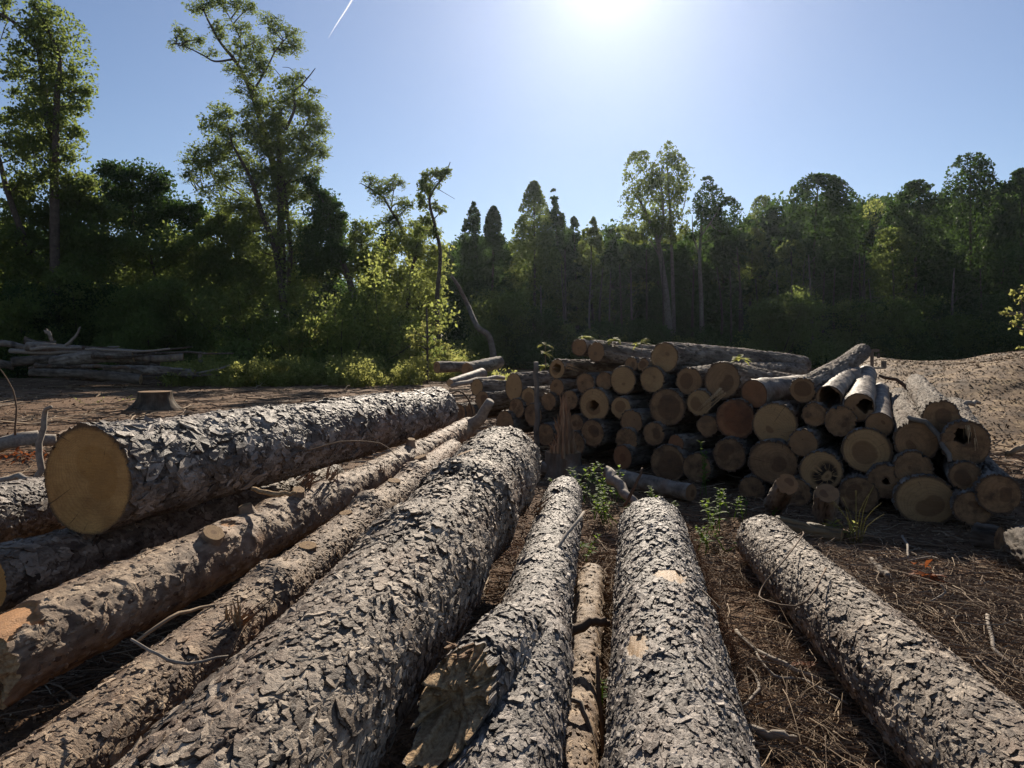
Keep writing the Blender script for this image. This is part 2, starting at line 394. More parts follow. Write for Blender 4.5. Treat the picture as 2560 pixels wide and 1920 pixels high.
    M = frame_of(p0, p1)
    mat = mat or HARD
    Vb, Fb, ac, ak, ab = V.reshape(-1, 3), [Q], cell.ravel(), crack.ravel(), bm.ravel()
    if flakes:
        g = np.random.default_rng(seed*13+1)
        dens = np.interp(z, [0, L], [1, min(1, (d0/d1)**1.3)]); cdf = np.cumsum(dens*np.gradient(z)); cdf /= cdf[-1]
        nf = int(flakes*1.0); zi = np.searchsorted(cdf, g.random(nf)); zi = np.where(z[zi.clip(0, nz-1)] < fsize*1.2, np.searchsorted(z, fsize*1.2+.05), zi).clip(1, nz-2); ti = (g.uniform(-.75, np.pi+.75, nf)/(2*np.pi)*nC).astype(int) % nC
        ok = (bm[zi, ti] < .3) & (crack[zi, ti] < .3); zi, ti = zi[ok], ti[ok]; nf = len(zi)
        NK = 13; o = V[zi, ti]; er = np.stack([np.cos(th[ti]), np.sin(th[ti]), 0*zi], -1); et = np.stack([-np.sin(th[ti]), np.cos(th[ti]), 0*zi], -1); ez = np.array([0, 0, 1.])
        fs = fsize*(.34+1.5*g.random(nf)**2.2)
        la, lb = fs[:, None], (fs*(.26+.42*g.random(nf)))[:, None]
        ka = np.arange(NK)/NK*2*np.pi
        rad = .74+.30*g.random((nf, NK))+.16*np.sin(ka[None]*2+g.random((nf, 1))*6.3)+.12*np.sin(ka[None]*3+g.random((nf, 1))*6.3)
        ph = g.normal(size=nf)*.35
        ca, sa = np.cos(ka)[None]*rad, np.sin(ka)[None]*rad
        uu, ww = la*ca, lb*sa
        u2_ = uu*np.cos(ph)[:, None]-ww*np.sin(ph)[:, None]; w2_ = uu*np.sin(ph)[:, None]+ww*np.cos(ph)[:, None]
        tz, tt_ = g.normal(size=nf)*.055-.025, g.normal(size=nf)*.075
        lift = .0008+.002*g.random(nf)
        hh = lift[:, None]+u2_*tz[:, None]+w2_*tt_[:, None]-(w2_**2)/(2*max(r0, r1))
        hh = hh+ .0018*g.normal(size=hh.shape)*fs[:, None]/.03
        rim = o[:, None]+ez*u2_[..., None]+et[:, None]*w2_[..., None]+er[:, None]*hh[..., None]
        bot = o[:, None]+ez*(u2_*.8)[..., None]+et[:, None]*(w2_*.8)[..., None]-er[:, None]*.009
        cen_ = o[:, None]+er[:, None]*(lift+.0015)[:, None, None]
        FV = np.concatenate([cen_, rim, bot], 1)
        b_ = (len(Vb)+np.arange(nf)*(2*NK+1))[:, None]; kk = np.arange(NK)[None]; k2 = (kk+1) % NK
        T_ = np.stack([b_+0*kk, b_+1+kk, b_+1+k2], -1).reshape(-1, 3)
        T_ = T_[:, ::-1]
        Qs = np.stack([b_+1+k2, b_+1+kk, b_+1+NK+kk, b_+1+NK+k2], -1).reshape(-1, 4)
        Vb = np.vstack([Vb, FV.reshape(-1, 3)]); Fb = [np.vstack([Q, Qs]), T_]
        fcell = np.clip(.5+.42*g.normal(size=nf), -.2, 1.3)
        fcr = np.zeros((nf, 2*NK+1)); fcr[:, 1+NK:] = .9
        ac = np.concatenate([ac, np.repeat(fcell, 2*NK+1)]); ak = np.concatenate([ak, fcr.ravel()]); ab = np.concatenate([ab, np.zeros(nf*(2*NK+1))])
    lo = mk(name, Vb, Fb, mat, attrs={'cell': ac, 'crack': ak, 'bare': ab}, mat4=M, smooth=not flakes)
    tag(lo, label, 'log' if label else None, group)
    cut = cut or CUT
    for end in (0, -1):
        if end == -1 and not fardepth: continue
        ring = V[end]; cen = ring.mean(0); nr = 40 if terrace else 12
        out = ring-cen
        rows, fcs = [], []
        hl = hole if end == 0 else 0
        if hl:
            hs = hl*(1+(.35*np.sign(np.sin(th*7+seed))*np.abs(np.sin(th*7+seed))**.5 if hole_star else 0)+.18*fbm(np.cos(th)*2, np.sin(th)*2, th*0+seed, 2, seed))
            fr = [1+(hs-1)*q for q in np.linspace(0, 1, nr)]
        else:
            fr = [np.full(nC, 1-q) for q in np.linspace(0, 1, nr)]
        ho = np.array([hoff[0]*r0, hoff[1]*r0, 0])
        sg = 1 if end == 0 else -1
        for q, f in enumerate(fr):
            t = q/(nr-1)
            pnt = cen+out*f[:, None]+(ho*t if hl else 0)
            rad = np.linalg.norm(pnt[:, :2]-cen[:2], axis=1)
            wv = .0035*vn(pnt[:, 0]*25, pnt[:, 1]*25+S, pnt[:, 2]*0, seed) + rough_end*.8*fbm(pnt[:, 0]*18, pnt[:, 1]*18, pnt[:, 2]*0+S, 3, seed+2)
            pnt = pnt.copy(); pnt[:, 2] = cen[2]+(ring[:, 2]-cen[2])*(1-t)**2+sg*(.001+.006*t*(rad*0+1)*0)+wv*min(1, q/1.5)
            if terrace: pnt[:, 2] += terrace*np.round(9*(t*(1-.3*t)+.30*fbm(pnt[:, 0]*14, pnt[:, 1]*14, S+pnt[:, 2]*0, 2, seed)))/9
            rows.append(pnt); fcs.append(np.stack([(pnt[:, 0]-cen[0])/(el*r0 if end == 0 else r1*el), (pnt[:, 1]-cen[1])/(r0 if end == 0 else r1), np.zeros(nC)], -1))
        if hl:
            for dep in (.06, .2, .5, .9):
                pn = rows[nr-1].copy(); c_ = pn.mean(0); pn = c_+(pn-c_)*(1-.25*dep); pn[:, 2] = cen[2]+dep
                rows.append(pn); fcs.append(fcs[nr-1]*0+np.array([0, 0, 1]))
            rows.append(np.repeat(rows[-1].mean(0)[None], nC, 0)); fcs.append(fcs[nr-1]*0)
        n_ = len(rows)
        i = np.arange(n_-1)[:, None]*nC
        Qf = np.stack([i+j2, i+j, i+nC+j, i+nC+j2] if end == 0 else [i+j, i+j2, i+nC+j2, i+nC+j], -1).reshape(-1, 4)
        fo = mk('cut_end', np.vstack(rows), [Qf], cut, parent=lo, attrs={'fc': np.vstack(fcs)})
        fo['pithx'] = float(.5*math.sin(seed*3.7)); fo['pithy'] = float(.4*math.cos(seed*2.3)); fo['rot'] = float(rot)
        fo['heart'] = float(heart); fo['star'] = float(star); fo['stain'] = float(stain); fo['rings'] = float(rings); fo['seed'] = float(seed*1.37)
        if end == 0 and cutlabel: fo['label'] = cutlabel
    lo['_L'] = L
    return lo, M
def local_stub(parent, zz, tt, R, length, r, lean=-.12, cut=CUT_PALE, mat=PINE_TAN, seed=1):
    """a sawn branch stub: part of a log with its own cut face as a sub-part"""
    d = np.array([math.cos(tt), math.sin(tt), lean]); d /= np.linalg.norm(d)
    b = np.array([math.cos(tt)*R*.56, math.sin(tt)*R*.56, zz-R*.12])
    e1 = unit(np.cross(d, [0, 0, 1.])); e2 = np.cross(d, e1)
    nC = 22; th = np.arange(nC)/nC*2*np.pi
    rows = []
    for t in np.linspace(0, 1, 7):
        rr = r*(1+.9*(1-t)**2)*(1+.07*vn(np.cos(th)*2, np.sin(th)*2, th*0+t*3+seed, seed))
        rows.append(b+d*(R*.47+length*.42)*t+rr[:, None]*(np.cos(th)[:, None]*e1+np.sin(th)[:, None]*e2))
    V = np.vstack(rows); j = np.arange(nC)[None, :]; j2 = (j+1) % nC; i = np.arange(6)[:, None]*nC
    Q = np.stack([i+j, i+j2, i+nC+j2, i+nC+j], -1).reshape(-1, 4)
    so_ = mk('branch_stub', V, [Q], mat, parent=parent, attrs={'cell': np.full(len(V), .5), 'crack': np.zeros(len(V)), 'bare': np.zeros(len(V))})
    ring = rows[-1]; c = ring.mean(0); nr = 4
    rr_ = np.vstack([c+(ring-c)*q+d*.001 for q in (1, .66, .33, .001)])
    fc = np.vstack([np.stack([np.cos(th)*q, np.sin(th)*q, th*0], -1) for q in (.93, .66, .33, 0)])
    i = np.arange(nr-1)[:, None]*nC
    Qf = np.stack([i+j, i+j2, i+nC+j2, i+nC+j], -1).reshape(-1, 4)
    fo = mk('cut_face', rr_, [Qf], cut, parent=so_, attrs={'fc': fc})
    fo['heart'] = .3; fo['star'] = 0.; fo['stain'] = .2; fo['rings'] = 30.; fo['seed'] = float(seed)
def ext(a, b, k):
    a, b = np.asarray(a), np.asarray(b); return a-(b-a)/np.linalg.norm(b-a)*k
def torn(parent, base, axis, R, n, ln, mat, name='torn_wood', seed=3, spread=.25):
    """splintered fibres sticking out of a broken end"""
    g = np.random.default_rng(seed); a = Acc(); axis = unit(np.asarray(axis, float))
    e1 = unit(np.cross(axis, [.3, .2, 1.])); e2 = np.cross(axis, e1)
    for q in range(n):
        rr = R*math.sqrt(g.random()); t = g.random()*6.28
        b = np.asarray(base)+rr*(math.cos(t)*e1+math.sin(t)*e2)
        l = ln*(.25+.75*g.random()**1.5)
        dirn = unit(axis+spread*g.normal(size=3)*.5)
        w_ = R*(.05+.13*g.random()**2)*(1 if n < 40 else .8)
        a.tube([b-dirn*.03, b+dirn*l*.5, b+dirn*l], [w_, w_*.75, w_*.1], 4, g.random())
    return a.build(name, mat, parent, smooth=False)

FG = 'felled pine logs laid side by side in front'
pA0, pA1 = P(216, 1205, 3.6), P(1094, 1026, 8.0)
logA, MA = make_log('pine_log', 'thickest grey pine log with a fresh orange cut end, lying on top at left', pA0, pA1, .268, .25, 'plates', PINE_GREY, CUT_PINE,
    group=FG, amp=1.75, plate=(.17, .075), flakes=1700, fsize=.06, seed=3, heart=.55, stain=.6, rings=170, cutlabel='fresh orange sawn end with fine growth rings')
pC0, pC1 = P(-40, 1662, 2.5), P(1172, 1068, 7.6)
logC, MC = make_log('pine_log', 'smooth tan pine log with sawn branch stubs, along the shaded side of the thickest log', pC0, pC1, .155, .098, 'smooth', PINE_TAN, TORN,
    group=FG, amp=1.5, flakes=2600, fsize=.014, seed=5, swell=((1.35, .12, .07), (2.5, .15, .1), (3.6, .12, .12), (4.5, .12, .08)), knots=((1.15, 1.9, .07, .03), (1.75, 1.2, .07, .025)),
    bare=((0.05, 1.0, .16, .3, .02), (1.28, 1.75, .05, .05, .003)), rough_end=.05, bend=.03, fardepth=True)
for k, (zz, tt, l, r) in enumerate(((1.12, 2.15, .06, .05), (1.55, 1.35, .035, .035), (1.95, 1.9, .035, .036), (3.7, 1.8, .03, .03))):
    local_stub(logC, zz, tt, .14, l, r, seed=k)
pD0, pD1 = P(140, 1935, 2.0), P(1132, 1128, 6.4)
pD0 = ext(pD0, pD1, .5)
logD, MD = make_log('pine_log', 'slim knotty brown pine log wedged between the stubbed log and the widest log', pD0, pD1, .125, .105, 'plates', PINE_TAN, CUT_PALE,
    group=FG, amp=.6, plate=(.06, .045), flakes=3000, fsize=.022, seed=8, swell=((1.7, .12, .12), (2.9, .14, .15), (3.8, .12, .12)), knots=((1.7, 1.7, .08, .03), (2.9, 1.5, .08, .03), (3.8, 1.6, .07, .03)), bend=-.012)
for k, (zz, tt, l, r) in enumerate(((2.05, 1.75, .045, .04), (2.6, 1.5, .04, .034), (3.35, 1.7, .045, .04), (4.1, 1.35, .05, .045))):
    local_stub(logD, zz, tt, .115, l, r, seed=k+5)
pE0, pE1 = P(648, 1925, 1.62), P(1258, 1160, 4.8)
pE0 = ext(pE0, pE1, .55)
logE, ME = make_log('pine_log', 'widest scaly pine log with knot swellings, running from bottom centre toward the stump', pE0, pE1, .218, .25, 'plates', PINE, CUT_PINE,
    group=FG, amp=1.1, plate=(.115, .058), flakes=9500, fsize=.027, seed=13, swell=((1.75, .17, .07), (2.55, .16, .10), (3.25, .15, .07)), knots=((1.75, 1.55, .11, .03), (2.55, 1.35, .1, .035), (2.6, 2.3, .09, .03)),
    bare=((2.66, 1.5, .03, .12, .0), (3.0, 1.2, .03, .10, .0)), stain=.4)
pF0, pF1 = P(1262, 1925, 1.9), P(1412, 1232, 4.85)
pF0 = ext(pF0, pF1, .45)
logF, MF = make_log('pine_log', 'grey pine log with a torn open broken fork near its lower end', pF0, pF1, .142, .118, 'plates', PINE_GREY, CUT_PALE,
    group=FG, amp=.8, plate=(.062, .045), flakes=4500, fsize=.025, seed=17, swell=((.95, .22, .12), (2.7, .14, .08)), knots=((2.95, 1.6, .07, .03),), bend=-.03)
pG0, pG1 = P(1432, 1935, 2.25), P(1478, 1442, 4.15)
logG, MG = make_log('pine_log', 'thinnest pale log low in the gap among twigs', ext(pG0, pG1, .4), pG1, .078, .075, 'smooth', PINE_TAN, CUT_PALE, group=FG, amp=1.4, flakes=900, fsize=.016, seed=19)
pH0, pH1 = P(1702, 1935, 1.95), P(1632, 1322, 4.35)
pH0 = ext(pH0, pH1, .5)
logH, MH = make_log('pine_log', 'rough dark pine log with a pale bare patch, straight ahead beside the thinnest log', pH0, pH1, .198, .192, 'plates', PINE_GREY, CUT,
    group=FG, amp=1.3, plate=(.06, .046), flakes=8000, fsize=.024, seed=23, bare=((1.52, 1.72, .085, .065, .004), (.9, 1.0, .12, .05, .003)), flare=.05)
pI0, pI1 = P(2520, 1960, 2.05), P(1905, 1350, 4.75)
pI0 = ext(pI0, pI1, .5)
logI, MI = make_log('pine_log', 'rough grey pine log slanting to the bottom right corner past bare soil', pI0, pI1, .195, .163, 'plates', PINE, CUT,
    group=FG, amp=1.1, plate=(.10, .05), flakes=7000, fsize=.025, seed=29)
logB, MB = make_log('pine_log', 'sunlit grey pine log half hidden behind the fresh orange cut end', P(-330, 1345, 3.5), P(640, 1165, 7.4), .18, .17, 'plates', PINE_GREY, CUT_PINE, group=FG, amp=1.1, flakes=2200, fsize=.04, seed=31)
logJ, MJ = make_log('pine_log', 'shaded dark pine log squeezed under the thickest log', P(-52, 1462, 3.2), P(830, 1195, 6.6), .15, .14, 'plates', PINE, CUT_PINE, group=FG, amp=1.0, flakes=1200, fsize=.04, seed=37, heart=.9)

# torn pieces on the foreground logs
def loc2(M, w): return np.array(M.inverted() @ Vector([float(c) for c in w]))
# broken fork on log F: a stub with a torn, layered hollow end
fk, MK = make_log('broken_fork', None, P(1150, 1735, 1.93), P(1290, 1600, 2.42), .098, .12, 'plates', PINE_GREY, TORN, amp=.9, plate=(.062, .045), flakes=700, fsize=.025,
    seed=44, obl=.14, terrace=.05, rough_end=.075, fardepth=False)
fk.parent = logF; fk.matrix_parent_inverse = MF.inverted()
torn(fk, (0, -.03, .04), (.1, .25, -1), .08, 90, .09, TORN, 'splinter', 5, .35)
torn(fk, (.03, .06, .1), (.0, .2, -1), .05, 26, .09, TORN_RED, 'splinter', 6, .3)
torn(logC, (0, 0, -.02), (0, 0, -1), .11, 60, .12, TORN_RED, 'torn_fibres', 7)
torn(logE, loc2(ME, P(1345, 1275, 3.9)), loc2(ME, P(1380, 1240, 3.8))-loc2(ME, P(1345, 1275, 3.9)), .035, 10, .22, TORN_RED, 'torn_fibres', 8)
for (lg, M_, a_, b_, R_, n_, l_, mt, sd) in ((logD, MD, P(585, 1548, 2.72), P(578, 1505, 2.72), .035, 14, .11, TORN, 31), (logD, MD, P(610, 1545, 2.75), P(650, 1512, 2.75), .03, 12, .13, TORN_RED, 32),
        (logC, MC, P(765, 1205, 4.55), P(790, 1180, 4.55), .05, 22, .13, TORN_RED, 33), (logC, MC, P(830, 1190, 4.7), P(838, 1170, 4.7), .04, 16, .10, TORN_RED, 34), (logD, MD, P(955, 1170, 5.1), P(958, 1155, 5.1), .03, 10, .07, TORN_RED, 35)):
    torn(lg, loc2(M_, a_), loc2(M_, b_)-loc2(M_, a_), R_, n_, l_, mt, 'torn_fibres', sd, .5)
# dead broken limb at the far end of log C
a = Acc(); pts = [loc2(MC, P(*q)) for q in ((1165, 1068, 7.5), (1198, 1050, 7.4), (1212, 1025, 7.35), (1226, 1003, 7.3))]
a.tube(spline(pts, 8), [.075, .06, .05, .045], 10); a.build('broken_limb', STICK, logC)
# knot crater on log F
local_stub(logF, 2.95, 1.6, .12, .02, .045, cut=CUT_RED, mat=PINE_GREY, seed=21)
local_stub(logE, 1.72, 1.6, .2, .03, .03, cut=CUT_PALE, mat=PINE, seed=22)
local_stub(logE, 1.9, 1.2, .2, .03, .03, cut=CUT_PALE, mat=PINE, seed=24)

# ------------------------------------------------------------------ the big pile
PG = 'hardwood logs stacked in the big pile'
def pile_depth(px): return np.interp(px, [1100, 1290, 1600, 2000, 2320, 2560], [10.4, 9.6, 8.2, 6.6, 5.85, 5.2])
def pile_pt(px, py):
    d0 = pile_depth(px); d = d0
    for _ in range(6):
        z = CAMH-(py-HY)/F*d; d = d0+.55*max(z-.15, -.1)
    return P(px, py, d), d
# x, y, r(px), azimuth, tilt, length, options (dark ends: shade painted in), label
ROWS = [
 (1448,868,21,38,-2,4.6,dict(stain=.5),'thin pale log at the top left of the big pile, behind a shorter mate'),
 (1490,880,24,38,-3,4.4,dict(),'grey log on top of the big pile with a sprig of leaves on it'),
 (1660,894,36,40,-2,4.8,dict(cut='p',heart=.2,stain=.5),'thickest log on the pile crest, pale round end high against the woods'),
 (1392,923,23,40,-1,4.0,dict(hole=.5,cut='p',hoff=(.0,.1)),'log with a hollow split end under the topmost pair'),
 (1578,911,17,38,-2,4.0,dict(),'small log end tucked under the crest log, left of its twin'),
 (1608,913,16,38,-2,4.0,dict(),'small log end tucked right against the thickest crest log'),
 (1557,950,33,36,0,4.6,dict(cut='p',heart=.15),'tall oval pale log end in the row under the crest log'),
 (1630,949,31,36,0,4.6,dict(cut='p',stain=.6),'pale pointed log end with scratchy saw marks under the crest log'),
 (1722,953,33,36,0,4.6,dict(heart=.6),'brown round log end right of the pointed pale one'),
 (1806,950,44,40,-5,4.8,dict(star=.8,heart=.5),'big cracked log end whose body slopes down to the right of the crest'),
 (1192,968,20,42,-3,3.6,dict(cut='p',heart=.1),'leftmost upper log of the pile with a small round pale end'),
 (1284,968,34,42,0,3.8,dict(cut='p',heart=.1,el=.8),'large egg-shaped pale log end at the left of the pile'),
 (1322,993,24,42,0,3.6,dict(cut='p'),'pale round log end touching the egg-shaped one'),
 (1392,968,20,40,0,4.0,dict(),'small dim log end below the hollow split one'),
 (1371,1003,22,40,0,4.0,dict(stain=.6),'dim round log end behind the upright stick'),
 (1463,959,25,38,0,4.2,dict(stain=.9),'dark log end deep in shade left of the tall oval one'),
 (1510,953,22,38,0,4.2,dict(stain=.7),'dim log end squeezed against the tall oval one'),
 (1486,1012,40,36,0,4.4,dict(hole=.32,cut='p',hoff=(.05,-.05)),'large pale log end with a ragged dark hole in its heart'),
 (1552,1020,27,36,0,4.4,dict(cut='p',heart=.55),'log end with a neat brown heart ring beside the ragged hole'),
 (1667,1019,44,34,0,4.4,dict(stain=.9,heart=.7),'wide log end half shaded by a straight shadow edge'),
 (1748,1007,31,34,0,4.4,dict(cut='p',heart=.6),'ringed log end with a torn splinter hanging before it'),
 (1578,1056,30,42,0,3.4,dict(),'short log jutting right with a small dark knot at the rim'),
 (1690,1111,23,52,1,2.6,dict(cut='r',heart=.1),'orange round log end in the lower middle of the pile'),
 (1556,1143,29,50,1,2.4,dict(cut='r',heart=.35),'brightest orange log end with a dark core, low on the ground'),
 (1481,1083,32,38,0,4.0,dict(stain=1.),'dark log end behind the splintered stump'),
 (1440,1056,20,38,0,4.0,dict(stain=.8),'small dark log end right of the splinter tips'),
 (1206,1003,24,42,-2,3.6,dict(stain=.4),'sagging pale log beneath the leftmost upper one'),
 (1333,1037,27,42,0,3.6,dict(stain=.8),'dim log end under the pale round one at left'),
 (1262,1056,28,42,0,3.6,dict(stain=.6),'half buried log end at the foot of the left side'),
 (1363,1087,26,40,0,3.6,dict(stain=.9),'dark log end beside the foot of the upright stick'),
 (1769,1065,26,34,0,4.2,dict(stain=.7),'small dim log end below the torn splinter'),
 (1669,1160,46,40,0,3.8,dict(stain=1.,heart=.8),'mossy broad log end at ground level behind the weeds'),
 (1291,1021,24,42,0,3.6,dict(stain=.8),'dark log end under the egg-shaped pale one'),
 (1148,1031,20,40,0,3.0,dict(stain=.8),'outermost small log end at the left foot of the pile'),
 (1174,1028,18,40,0,3.0,dict(stain=.9),'second small log end at the left foot of the pile'),
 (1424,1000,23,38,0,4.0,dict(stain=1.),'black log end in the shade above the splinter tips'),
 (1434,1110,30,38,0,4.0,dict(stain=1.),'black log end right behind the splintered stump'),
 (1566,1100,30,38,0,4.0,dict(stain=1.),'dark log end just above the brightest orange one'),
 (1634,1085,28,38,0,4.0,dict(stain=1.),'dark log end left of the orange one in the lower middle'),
 (1885,985,34,60,4,1.6,dict(cut='r',heart=.05,bark='smooth',el=1.15),'red-brown irregular log end with a short sunlit body'),
 (2007,976,30,35,6.5,3.2,dict(heart=.7),'long log tilting up to the right across the pile top'),
 (2071,996,29,30,4,2.4,dict(hole=.86,bark='birch'),'short pipe-like black hollow log beside the tilted one'),
 (2147,1018,33,27,3.5,3.4,dict(hole=.5,bark='birch',hoff=(-.42,.1)),'pale banded hollow log pointing away near the right top'),
 (2198,1063,30,27,2.3,3.6,dict(bark='smooth'),'slim log in shade below the pale banded hollow one'),
 (2291,1104,47,26,1.4,4.2,dict(heart=.3,stain=.5),'sunlit log with deeply checkered bark at right of the pile'),
 (2353,1042,39,26,2,3.6,dict(stain=.8),'round dark-ended log lying highest against the chip mound'),
 (2413,1108,52,30,0,3.8,dict(hole=.35,stain=1.,hoff=(.1,.3)),'rotten broad log end with shreds hanging at its top'),
 (1936,1061,51,30,0,4.4,dict(star=1.,heart=.2,cut='p'),'large log end with a bold starburst of cracks'),
 (1838,1047,47,34,0,4.4,dict(cut='r',stain=.9,heart=.8),'broad dusky red log end below the big cracked one'),
 (2036,1036,28,30,0,4.2,dict(stain=.9),'dark log end below the black hollow pipe-like one'),
 (2101,1053,37,28,0,4.2,dict(stain=1.),'dark wide log end below the pale banded hollow one'),
 (2008,1108,33,34,2,4.0,dict(star=.6),'radially veined log end right of and below the starburst'),
 (2166,1127,53,26,0,4.2,dict(cut='p',heart=.55),'large two-tone ringed log end at mid height on the right'),
 (1933,1156,50,32,0,4.2,dict(star=.5,stain=.5,el=1.15),'wide oval log end with a long diagonal split'),
 (1822,1137,39,36,0,4.2,dict(stain=.9),'dark furry-barked log end left of the diagonal split'),
 (2053,1178,48,28,0,4.2,dict(rot=1.,heart=.1,cut='p'),'log end with a star-shaped rotten hole'),
 (2283,1174,42,24,0,4.0,dict(stain=.8),'dim log end under the checkered sunlit one'),
 (2216,1204,41,26,0,4.0,dict(stain=.9,hole=.2),'dark log end right of the star-shaped rot'),
 (2314,1252,58,22,0,4.2,dict(cut='p',heart=.52,el=1.12),'lowest large ringed log end resting on the soil at right'),
 (2147,1238,43,26,0,4.2,dict(stain=1.),'black shaded log end resting on the soil left of the big ringed one'),
 (2497,1236,46,27,0,4.2,dict(stain=1.),'right end log with furrowed body half in the sun'),
 (2414,1192,34,26,0,4.0,dict(stain=.7),'dim small log end under the rotten one with shreds'),
 (2432,1272,40,26,0,3.6,dict(stain=1.),'dark mossy log end on the soil right of the big ringed one'),
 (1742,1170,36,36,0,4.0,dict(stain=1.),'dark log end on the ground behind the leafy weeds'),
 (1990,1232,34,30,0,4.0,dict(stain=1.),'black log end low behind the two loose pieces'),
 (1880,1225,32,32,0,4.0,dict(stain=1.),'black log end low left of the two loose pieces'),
]
BK = {'ridge': HARD, 'birch': BIRCH, 'smooth': BIRCH}
for k, (x, y, r, azd, tl, L, o, lab) in enumerate(ROWS):
    o = dict(o); p0, d = pile_pt(x, y); rm = r*d/F*1.03
    a_, t_ = math.radians(azd), math.radians(tl)
    p1 = p0+L*np.array([math.sin(a_)*math.cos(t_), math.cos(a_)*math.cos(t_), math.sin(t_)])
    ct = {'p': CUT_PALE, 'r': CUT_RED}.get(o.pop('cut', ''), CUT)
    bk = o.pop('bark', 'ridge')
    o.setdefault('heart', (.12, .5, .3, .05, .62, .2, .4)[k*5 % 7]); o.setdefault('star', .25*(k % 3))
    make_log('hardwood_log', lab, p0, p1, rm, rm*.86, bk, BK[bk], ct, near_step=.018, far_step=.04, group=PG, seed=50+k,
             amp=1.4, flare=.04, bend=.03*math.sin(k*2.1), rings=40+20*(k % 4), **o)

# loose pieces in front of the pile
def gpiece(name, label, px0, py0, px1, py1, r0, r1, bark, mat, cut, seed, z0=None, z1=None, **k):
    a_ = G(px0, py0, r0 if z0 is None else z0); b_ = G(px1, py1, r1 if z1 is None else z1)
    return make_log(name, label, a_, b_, r0, r1, bark, mat, cut, near_step=.02, far_step=.03, seed=seed, **k)
gpiece('log_piece', 'short grey log piece leaning down out of the pile toward the right log', 1935, 1262, 1968, 1210, .085, .085, 'ridge', HARD, CUT, 131, z0=.1, z1=.36)
gpiece('log_piece', 'short grey log piece with a dim end lying by the pile foot', 2060, 1290, 2068, 1232, .088, .088, 'ridge', HARD, CUT, 132, z0=.08, z1=.3)
gpiece('fallen_log', 'bare grey fallen pole lying across the weeds before the pile', 1548, 1195, 1728, 1232, .085, .08, 'smooth', BIRCH, CUT, 133)
gpiece('fallen_log', 'shaded grey pole on the ground right of the widest log end', 1330, 1170, 1470, 1182, .08, .07, 'smooth', HARD, CUT, 134)
gpiece('log_piece', 'stubby pale-barked log piece at the right edge, partly sunlit', 2552, 1352, 2720, 1480, .10, .11, 'ridge', HARD, CUT, 135, z0=.12, z1=.12)
gpiece('bark_slab', 'mossy rotten bark slab behind the slanting right log', 1940, 1312, 2105, 1342, .07, .05, 'ridge', bark_mat('mossy_bark', (.05, .045, .02), (.14, .10, .05), (.22, .16, .08), (.04, .03, .02)), TORN, 136, el=1.0)
gpiece('log_piece', 'dark crumbling log piece in shade at the right foot of the pile', 2440, 1338, 2500, 1350, .085, .09, 'ridge', STUMPB2, CUT, 137, z0=.08, z1=.08, stain=1.)
# torn splinter hanging in front of the ringed end
def splinter_thing(name, label, p, axis, R, n, ln, mat, seed, cat='splinter'):
    o = torn(None, (0, 0, 0), axis, R, n, ln, mat, name, seed, .12); o.location = [float(c) for c in p]; tag(o, label, cat); return o
sp0, _ = pile_pt(1790, 978); sp0 = sp0+np.array([-.0, -.18, 0])
splinter_thing('wood_splinter', 'long torn wood splinter hanging before a ringed log end', sp0, (-.75, -.1, -.62), .05, 12, .42, TORN, 9)
sp1, _ = pile_pt(1420, 915); splinter_thing('wood_splinter', 'pale torn splinter poking from the hollow split log end', sp1-np.array([0, .12, 0]), (.9, -.3, -.25), .035, 8, .22, TORN, 10)
sp2, _ = pile_pt(2412, 1075); splinter_thing('wood_splinter', 'shredded wood fibres hanging from the rotten broad log end', sp2-np.array([0, .06, 0]), (-.2, -.4, -.8), .05, 14, .18, TORN, 12)

# ------------------------------------------------------------------ small pile at left
SG = 'logs in the small pile by the thicket'
for k, (x0, y0, x1, y1, r0, r1, d, bk, lab) in enumerate((
  (68,866,360,884,13,9,27.6,'birch','pale long log topping the small far pile'),
  (60,850,140,858,10,8,28.4,'ridge','short log end behind the topmost pale one'),
  (30,906,140,899,13,12,26.6,'birch','light log with a round cut end at the left of the small pile'),
  (128,908,335,890,17,17,26.8,'ridge','thick dark-barked log in the middle of the small far pile'),
  (333,893,458,892,9,10,27.4,'birch','light log sticking out to the right of the small pile'),
  (375,916,490,926,9,7,27.0,'ridge','thin grey log low at the right of the small pile'),
  (262,926,488,936,13,12,26.4,'ridge','long dark log along the bottom right of the small pile'),
  (75,932,352,949,10,14,25.6,'smooth','crooked brown log along the front bottom of the small pile'),
  (78,884,240,886,10,9,27.9,'ridge','dim log between the pale top log and the thick dark one'),
  (100,923,225,926,12,12,26.9,'ridge','black shaded log under the thick dark one'),
  (-40,862,64,870,9,8,29.0,'birch','pale cut log poking out at the left edge behind the small pile'),
  (-50,905,35,915,12,11,27.4,'ridge','shaded log at the left edge of the small pile'),
  (190,938,330,930,13,12,27.0,'ridge','dark log behind the crooked brown one'),
  (300,905,400,905,12,11,27.6,'ridge','hidden grey log behind the light one sticking out'))):
    bk = bk if k in (0, 4, 10) else 'ridge'
    make_log('small_log', lab, P(x0, y0, d), P(x1, y1, d+.5), r0*d/F*.95, r1*d/F*.95, bk, BK[bk] if k in (0, 4, 10) else (HARD if k % 3 == 0 else STUMPB2), CUT_PALE, near_step=.09, far_step=.09, group=SG, seed=150+k,
             amp=2.0, bend=.12*math.sin(k*1.7))
PG2 = 'thin poles in the small far pile'
g = np.random.default_rng(61)
